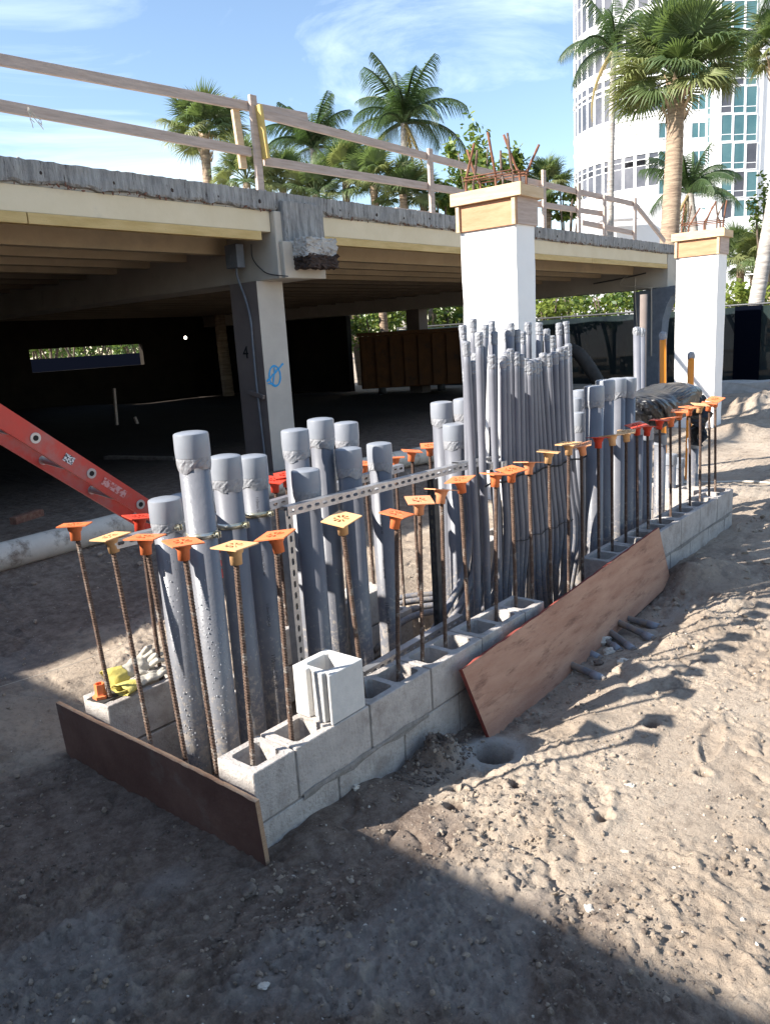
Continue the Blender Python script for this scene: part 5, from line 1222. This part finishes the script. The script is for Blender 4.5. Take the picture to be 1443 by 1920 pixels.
palm('s', 383, 250, 26, 1.45, 34, .17, 'small sabal palm showing above the rail at the left', 3, (392, 345))
palm('s', 1268, 148, 22, 1.95, 46, .25, 'big sabal palm with a stout ringed trunk in front of the white tower', 7, (1252, 380))
palm('c', 1150, 95, 33, 3.0, 15, .14, 'very tall slim palm whose crown merges with the big sabal', 12, (1147, 430), grey=True)
palm('c', 1292, 362, 30, 2.4, 18, .17, 'low coconut palm between the big sabal trunk and the tower windows', 15, (1295, 440), grey=True, dry=1)
palm('s', 1455, 95, 26, 1.4, 30, .2, 'browned palm crown cut by the right edge near the top', 18, (1475, 300), dry=3)
palm('s', 1028, 352, 27, 1.05, 26, .12, 'small sabal palm right behind the timber collar of the nearer white column', 21, None, low=True)
for i, (px, py, D, R_, lab) in enumerate(((462, 340, 25, 1.5, 'leftmost of the low fan palms behind the deck edge'), (530, 350, 26, 1.4, 'fan palm just right of the doubled rail post'), (592, 362, 25, 1.2, 'fan palm under the dark coconut palm'), (648, 338, 26, 1.6, 'tallest pale fan palm of the low row behind the deck'), (700, 345, 25, 1.5, 'fan palm left of the bare centre trunk'), (755, 362, 25, 1.3, 'fan palm at the foot of the centre coconut palm'), (792, 372, 26, 1.0, 'last small fan palm before the middle rail post'))):
    palm('s', px, py, D, R_*.85, 24, .14, lab, 40+i, None, 'low fan palms behind the deck', low=True)
for i, (px, py, D, R_, lab) in enumerate(((1388, 490, 27, 1.25, 'fan palm left of the pale leaning trunk, right of the white column'), (1412, 512, 29, 1.1, 'smaller fan palm touching the pale leaning trunk'), (1446, 480, 26, 1.2, 'fan palm cut by the right edge above the fence'))):
    palm('s', px, py, D, R_, 24, .14, lab, 60+i, None, 'fan palms above the fence', low=True)
# pale leaning trunk at the right
c = dep(1450, 400, 20); b = dep(1418, 575, 20); root = empty('palm_trunk', (b.x, b.y, 0), 'pale leaning palm trunk at the right edge, its crown out of view', 'palm tree')
d = (c-b).normalized(); trunk(b-d*2.6, b+d*9, .19, .15, 'palm_trunk_grey', root, seed=3)
top = b+d*9 - root.location
for k in range(14):
    f = link('frond', COCO[k % 5], None, root); f.location = top; f.scale = (2.6,)*3; f.rotation_euler = (0, 0, k*2.4)

# leafy shrubs and trees
def leaf_cloud(name, center, rad, n, size, m, parent, seed, mi2=None):
    rs = np.random.RandomState(seed); vs = []; fs = []; mats = []
    nc = max(4, n//60); cl = rs.randn(nc, 3); cl /= np.linalg.norm(cl, axis=1)[:, None]; cl *= (rs.rand(nc, 1)**.45)
    for k in range(n):
        c0 = cl[rs.randint(nc)] + rs.randn(3)*.17; p = Vector((center[0]+c0[0]*rad[0], center[1]+c0[1]*rad[1], center[2]+c0[2]*rad[2]))
        a = rs.rand()*6.28; b_ = rs.uniform(-.9, .9); d1 = Vector((math.cos(a)*math.cos(b_), math.sin(a)*math.cos(b_), math.sin(b_))); d2 = d1.cross(Vector(rs.randn(3))).normalized(); s = size*rs.uniform(.6, 1.3)
        i = len(vs); vs += [p-d1*s, p+d2*s*.45, p+d1*s, p-d2*s*.45]; fs.append((i, i+1, i+2, i+3)); mats.append(1 if rs.rand() < .35 else 0)
    o = pyd(name, vs, fs, None, parent); o.data.materials.append(M[m]); o.data.materials.append(M[mi2 or m]); o.data.polygons.foreach_set('material_index', mats); return o
def shrub(px, py, D, rad, n, size, label, seed, m='leaf', m2='leaf_lt', stem=True, cat='shrub', name='shrub'):
    c = dep(px, py, D); root = empty(name, (c.x, c.y, 0), label, cat); cc = (0, 0, c.z)
    o = leaf_cloud('foliage', cc, rad, n, size, m, root, seed, m2); o['kind'] = 'stuff'
    rr = random.Random(seed); bm = NB()
    for k in range(5):
        e = Vector((rr.uniform(-.7, .7)*rad[0], rr.uniform(-.7, .7)*rad[1], c.z+rr.uniform(-.3, .6)*rad[2])); tube(bm, smoothline([(rr.uniform(-.1, .1), 0, -.1), (e.x*.3, e.y*.3, c.z*.5), e], 4), [.06*(1-.07*i) for i in range(9)], 6)
    obj('stems', bm, M['bark'], root); return root
shrub(905, 330, 26, (1.3, 1.0, 1.5), 1500, .13, 'leafy tree top behind the rusty starter bars of the nearer white column', 1, cat='tree', name='leafy_tree')
shrub(857, 340, 27, (.7, .7, 1.3), 700, .13, 'slim leafy tree left of the nearer white column top', 2, cat='tree', name='leafy_tree')
shrub(960, 318, 27, (.55, .6, 1.1), 600, .13, 'upright leafy sprig right of the starter bars', 3, cat='tree', name='leafy_tree')
shrub(1060, 380, 27, (1.0, .8, .5), 600, .12, 'dark bush behind the rail right of the nearer white column', 4)
shrub(825, 375, 26, (.8, .7, .5), 600, .12, 'low bush behind the middle rail post', 5)
for i, (px, py, D, rx, rz_, lab) in enumerate(((700, 615, 27, 1.6, .9, 'bush seen under the deck above the left of the orange container'), (770, 605, 28, 1.6, 1.1, 'yellow-green bush seen under the deck above the orange container'), (835, 600, 27, 1.3, 1.0, 'bush seen under the deck just left of the nearer white column'), (1030, 580, 24, 1.0, .8, 'yellow-green bush right of the nearer white column under the deck'), (1090, 570, 26, 1.5, .9, 'dark leafy bush under the deck in the middle of the right opening'), (1150, 575, 25, 1.3, .7, 'bush above the fence left of the grey arched column'), (1255, 565, 26, .8, .9, 'bright bush seen through the arch'), (1400, 560, 24, 1.6, .45, 'yellow-green bush top along the fence at the right'))):
    shrub(px, py, D, (rx, 1.0, rz_), 1100, .1, lab, 20+i, 'leaf' if i not in (1, 3, 6, 7) else 'leaf_lt')
shrub(1438, 372, 24, (.6, .5, .9), 220, .09, 'thin leafy branch reaching in at the right edge', 50, cat='tree', name='leafy_tree')
for i, (px, lab) in enumerate(((75, 'leftmost'), (115, 'second'), (165, 'middle'), (215, 'fourth'), (262, 'rightmost'))):
    c = gpos(px, 38+i % 2*3); root = empty('leafy_tree', c, '%s of the thin trees glimpsed through the opening at the back of the dark deck' % lab, 'tree', 'trees behind the deck'); rr = random.Random(i)
    bm = NB()
    for k in range(7):
        x = rr.uniform(-1.4, 1.4); tube(bm, smoothline([(x*.3, 0, -.1), (x*.6, .1, 1.3), (x+rr.uniform(-.5, .5), 0, 3.2)], 4), .05, 6)
    obj('trunk', bm, M['bark'], root); o = leaf_cloud('foliage', (0, 0, 3.0), (1.7, 1, 1.5), 700, .14, 'leaf', root, 70+i, 'leaf'); o['kind'] = 'stuff'
c = gpos(170, 34); bm = NB(); R0 = rt.copy(); R0.z = 0; R0.normalize(); A_ = math.atan2(R0.y, R0.x); box(bm, -6, 6, 0, .1, -.1, 1.75); o = obj('dark_fence', bm, M['screen_dark']); o.location = c; o.rotation_euler.z = A_; tag(o, 'dark blue-black fence beyond the opening at the back of the deck', 'fence')
c = gpos(66, 24, 0); 
# hedge and trees farther out so that the horizon is closed
for i in range(18):
    px = -500 + i*130; c = dep(px, 600, 60+(i % 3)*5)
    if 330 < px < 1500 and False: continue
    root = empty('leafy_tree', (c.x, c.y, 0), 'broad tree in the distant belt, number %s from the left' % ORD[i] if False else 'distant tree, %s along the belt behind the site' % ORD[i], 'tree', 'distant tree belt')
    o = leaf_cloud('foliage', (0, 0, 2.4), (4.5, 3, 1.9), 900, .3, 'leaf', root, 100+i, 'leaf'); o['kind'] = 'stuff'
    bm = NB(); tube(bm, [(0, 0, -.1), (0, 0, 3)], .15, 7); obj('trunk', bm, M['bark'], root)

# ------------------------------------------------------------------ white tower
R0 = rt.copy(); R0.z = 0; R0.normalize(); F0 = fw.copy(); F0.z = 0; F0.normalize(); TA = math.atan2(R0.y, R0.x)
def uvz(px, py, D):        # tower frame: u right, D away
    d = ray(px, py); dh = Vector((d.x, d.y, 0)).dot(F0); t = D/dh; p = d*t; return p.dot(R0), CAM_POS.z+p.z
tw = empty('condominium_tower', (CAM_POS.x, CAM_POS.y, 0), 'white high-rise with a rounded wing, window bands and teal glass', 'building', rz=TA)
Dc, Rt = 87.0, 8.9; u0, _ = uvz(1240, 300, Dc)
bm = NB(); seg = 64; zz = [-.5, 62]
lo_ = [bm.verts.new((u0+Rt*math.cos(2*PI*k/seg), Dc+Rt*math.sin(2*PI*k/seg), -.5)) for k in range(seg)]; hi_ = [bm.verts.new((v.co.x, v.co.y, 62)) for v in lo_]
for k in range(seg): bm.faces.new((lo_[k], lo_[(k+1) % seg], hi_[(k+1) % seg], hi_[k]))
bm.faces.new(hi_); obj('round_wing', bm, M['white_tower'], tw)
def tbox(name, px0, px1, D0, D1, z0, z1, m='white_tower'):
    a, _ = uvz(px0, 300, D0); b, _ = uvz(px1, 300, D0); bm = NB(); box(bm, a, b, D0, D1, z0, z1); return obj(name, bm, M[m], tw)
tbox('recessed_wall', 1238, 1342, 78.0, 110, -.5, 61.8)
tbox('window_bay', 1334, 1420, 76.8, 109, -.5, 61.6)
tbox('pier', 1418, 1600, 76.95, 108, -.5, 61.4)
def win_mesh(w_, h_, mull, gm, rail_=True):
    # frame around a pane, origin at bottom centre of the opening, facing -y; pane is a separate mesh
    bm = NB(); t = .05
    box(bm, -w_/2, -w_/2+t, -.05, .08, 0, h_); box(bm, w_/2-t, w_/2, -.05, .08, 0, h_); box(bm, -w_/2+t, w_/2-t, -.045, .08, 0, t); box(bm, -w_/2+t, w_/2-t, -.045, .08, h_-t, h_)
    for k in range(mull): x = -w_/2+w_*(k+1)/(mull+1); box(bm, x-.035, x+.035, -.04, .08, t, h_-t)
    if rail_: box(bm, -w_/2+t, w_/2-t, -.035, .07, h_*.24, h_*.24+.06)
    a = bpy.data.meshes.new('window'); bm.to_mesh(a); bm.free(); a.materials.append(M['white_tower'])
    bm = NB(); box(bm, -w_/2+.02, w_/2-.02, -.02, .0, .02, h_-.02); b = bpy.data.meshes.new('pane'); bm.to_mesh(b); bm.free(); b.materials.append(M[gm]); return a, b
WM = dict(big=win_mesh(1.02, 2.25, 0, 'glass_teal'), bigd=win_mesh(1.02, 2.25, 0, 'glass_dark'), tall=win_mesh(.98, 2.5, 0, 'glass_dark', False), short=win_mesh(.95, 1.25, 0, 'glass_dark', False), small=win_mesh(1.35, 1.35, 1, 'glass_teal', False), slim=win_mesh(.6, 2.2, 0, 'glass_teal'))
def put_win(k, u, y, z, rz=0):
    o = link('window', WM[k][0], None, tw); o.location = (u, y, z); o.rotation_euler.z = rz; q = link('pane', WM[k][1], None, o); return o
for r_ in range(9):
    py = 424-r_*52.3
    for k, px in enumerate((1356, 1379, 1402)):
        u, z = uvz(px, py, 76.8); put_win('big' if (r_*3+k) % 4 else 'bigd', u, 76.77, z)
    u, z = uvz(1338, py, 76.8); 
    u, z = uvz(1326, py+3, 78.0); put_win('slim', u, 77.97, z)
    if r_ % 2 == 0 or True:
        for px in (1305, 1236+8): 
            if px < 1290 and r_ > 4: continue
            u, z = uvz(px, py-6, 78.0); put_win('small', u+(.0), 77.97 if px > 1290 else 77.97, z)
    # thin floor lines
for row, (zc_, kind) in enumerate(((uvz(1190, 352, 79)[1], 'tall'), (uvz(1190, 312, 79)[1], 'short'), (uvz(1190, 214, 79)[1], 'tall'), (uvz(1190, 158, 79)[1], 'short'), (uvz(1190, 112, 79)[1], 'tall'), (uvz(1190, 60, 79)[1], 'short'), (uvz(1190, 15, 79)[1], 'tall'), (uvz(1190, -40, 79)[1], 'short'))):
    for k in range(17):
        th = -PI/2 - .04 - k*.128; u = u0+(Rt+.0)*math.cos(th); y = Dc+(Rt+.0)*math.sin(th); put_win(kind, u, y, zc_, th+PI/2)
# ledges round the wing
bm = NB()
for py in (290, 357, 250, 221, 150, 118):
    z = uvz(1190, py, 79)[1]; 
    R1 = [bm.verts.new((u0+(Rt+.12)*math.cos(2*PI*k/seg), Dc+(Rt+.12)*math.sin(2*PI*k/seg), z)) for k in range(seg)]; R2 = [bm.verts.new((v.co.x, v.co.y, z+.22)) for v in R1]
    R3 = [bm.verts.new((u0+(Rt-.05)*math.cos(2*PI*k/seg), Dc+(Rt-.05)*math.sin(2*PI*k/seg), z)) for k in range(seg)]; R4 = [bm.verts.new((v.co.x, v.co.y, z+.22)) for v in R3]
    for k in range(seg):
        j = (k+1) % seg; bm.faces.new((R1[k], R1[j], R2[j], R2[k])); bm.faces.new((R2[k], R2[j], R4[j], R4[k])); bm.faces.new((R3[k], R1[k], R1[j], R3[j])[::-1])
obj('ledge', bm, M['white_tower'], tw)
# ramp parapet and low white building before the tower
rp = empty('white_ramp_wall', (CAM_POS.x, CAM_POS.y, 0), 'plain white sloping parapet wall behind the deck rail at the right', 'wall', rz=TA)
pts = []
for px, py in ((985, 450), (1100, 418), (1180, 396), (1268, 374), (1330, 400), (1385, 425)): u, z = uvz(px, py, 44); pts.append((u, z))
bm = NB(); A = [bm.verts.new((u, 44, z)) for u, z in pts]; A2 = [bm.verts.new((u, 44.4, z)) for u, z in pts]; Bv = [bm.verts.new((pts[-1][0], 44, -.2)), bm.verts.new((pts[0][0], 44, -.2))]; B2 = [bm.verts.new((pts[-1][0], 44.4, -.2)), bm.verts.new((pts[0][0], 44.4, -.2))]
fa = A+Bv; fb = A2+B2; bm.faces.new(fa); bm.faces.new(fb[::-1])
for i in range(len(fa)): j = (i+1) % len(fa); bm.faces.new((fa[j], fa[i], fb[i], fb[j]))
bmesh.ops.recalc_face_normals(bm, faces=bm.faces); obj('wall_panel', bm, M['white_tower'], rp)
u, z = uvz(1160, 402, 43); bm = NB(); box(bm, u-1.1, u+.9, 42.6, 43.6, z-.3, z+.35); obj('kerb_block', bm, M['tower_grey'], rp)
cn = empty('entrance_canopy', (CAM_POS.x, CAM_POS.y, 0), 'white canopy with a grey underside at the foot of the tower', 'canopy', rz=TA)
u1, z1 = uvz(1366, 440, 60); u2, z2 = uvz(1420, 436, 60); bm = NB(); box(bm, u1, u2+6, 60, 66, z1, z1+1.2); obj('roof', bm, M['white_tower'], cn)
bm = NB(); v = [bm.verts.new(q) for q in ((u1+.3, 60.3, z1-.01), (u2-.3, 60.3, z1-.01), (u2-.3, 65, z1-.01), (u1+.3, 65, z1-.01), (u2-.4, 61, z1-1.9))]; bm.faces.new((v[0], v[1], v[4])); bm.faces.new((v[3], v[2], v[4])); bm.faces.new((v[0], v[4], v[3])); obj('soffit', bm, M['tower_grey'], cn)
bm = NB(); box(bm, u2-.2, u2+6, 60.2, 66, -.2, z1-.02); obj('support_wall', bm, M['white_tower'], cn)

# dim odds and ends under the deck
for px, py0, py1, lab in ((214, 728, 800, 'thin pale stake standing in the gloom under the deck'), (253, 782, 797, 'short pale stub in the gloom right of the thin stake')):
    b = on(px+6, py1, 2, .33); t_ = dep(px, py0, (b-CAM_POS).dot(fw)); bm = NB(); beam(bm, (0, 0, 0), t_-b, .05, .05, (0, 1, 0), bev=.004); o = obj('stake', bm, M['wood_grey']); o.location = b; tag(o, lab, 'stake')
for i, (a, b, lab) in enumerate((((690, 852), (840, 842), 'long dark timber lying on the soil under the deck'), ((200, 858), (330, 860), 'dark plank lying in the shade left of the tan column'))):
    plank('plank', on(*a, 2, .38), on(*b, 2, .38), .12, .05, 'stone_dk', lab)
for i, (x0, x1, x2, x3) in enumerate(((882, 868, 838, 800), (893, 884, 856, 815), (900, 893, 872, 842), (906, 902, 890, 868))):
    yy = .5+.02*i; pts = [on(x3, 1196+3*i, 1, yy), on(x2, 1140+6*i, 1, yy), on(x1, 1075+8*i, 1, yy), on(x0, 990, 1, yy), on(x0-4, 890, 1, yy), on(x0-8, 690-14*i, 1, yy)]
    conduit([pts[0]+(pts[0]-pts[1])*.8+Vector((0, 0, .1))]+pts, '%s of the conduits that sweep toward the near side at the foot of the bundle' % ORD[i])
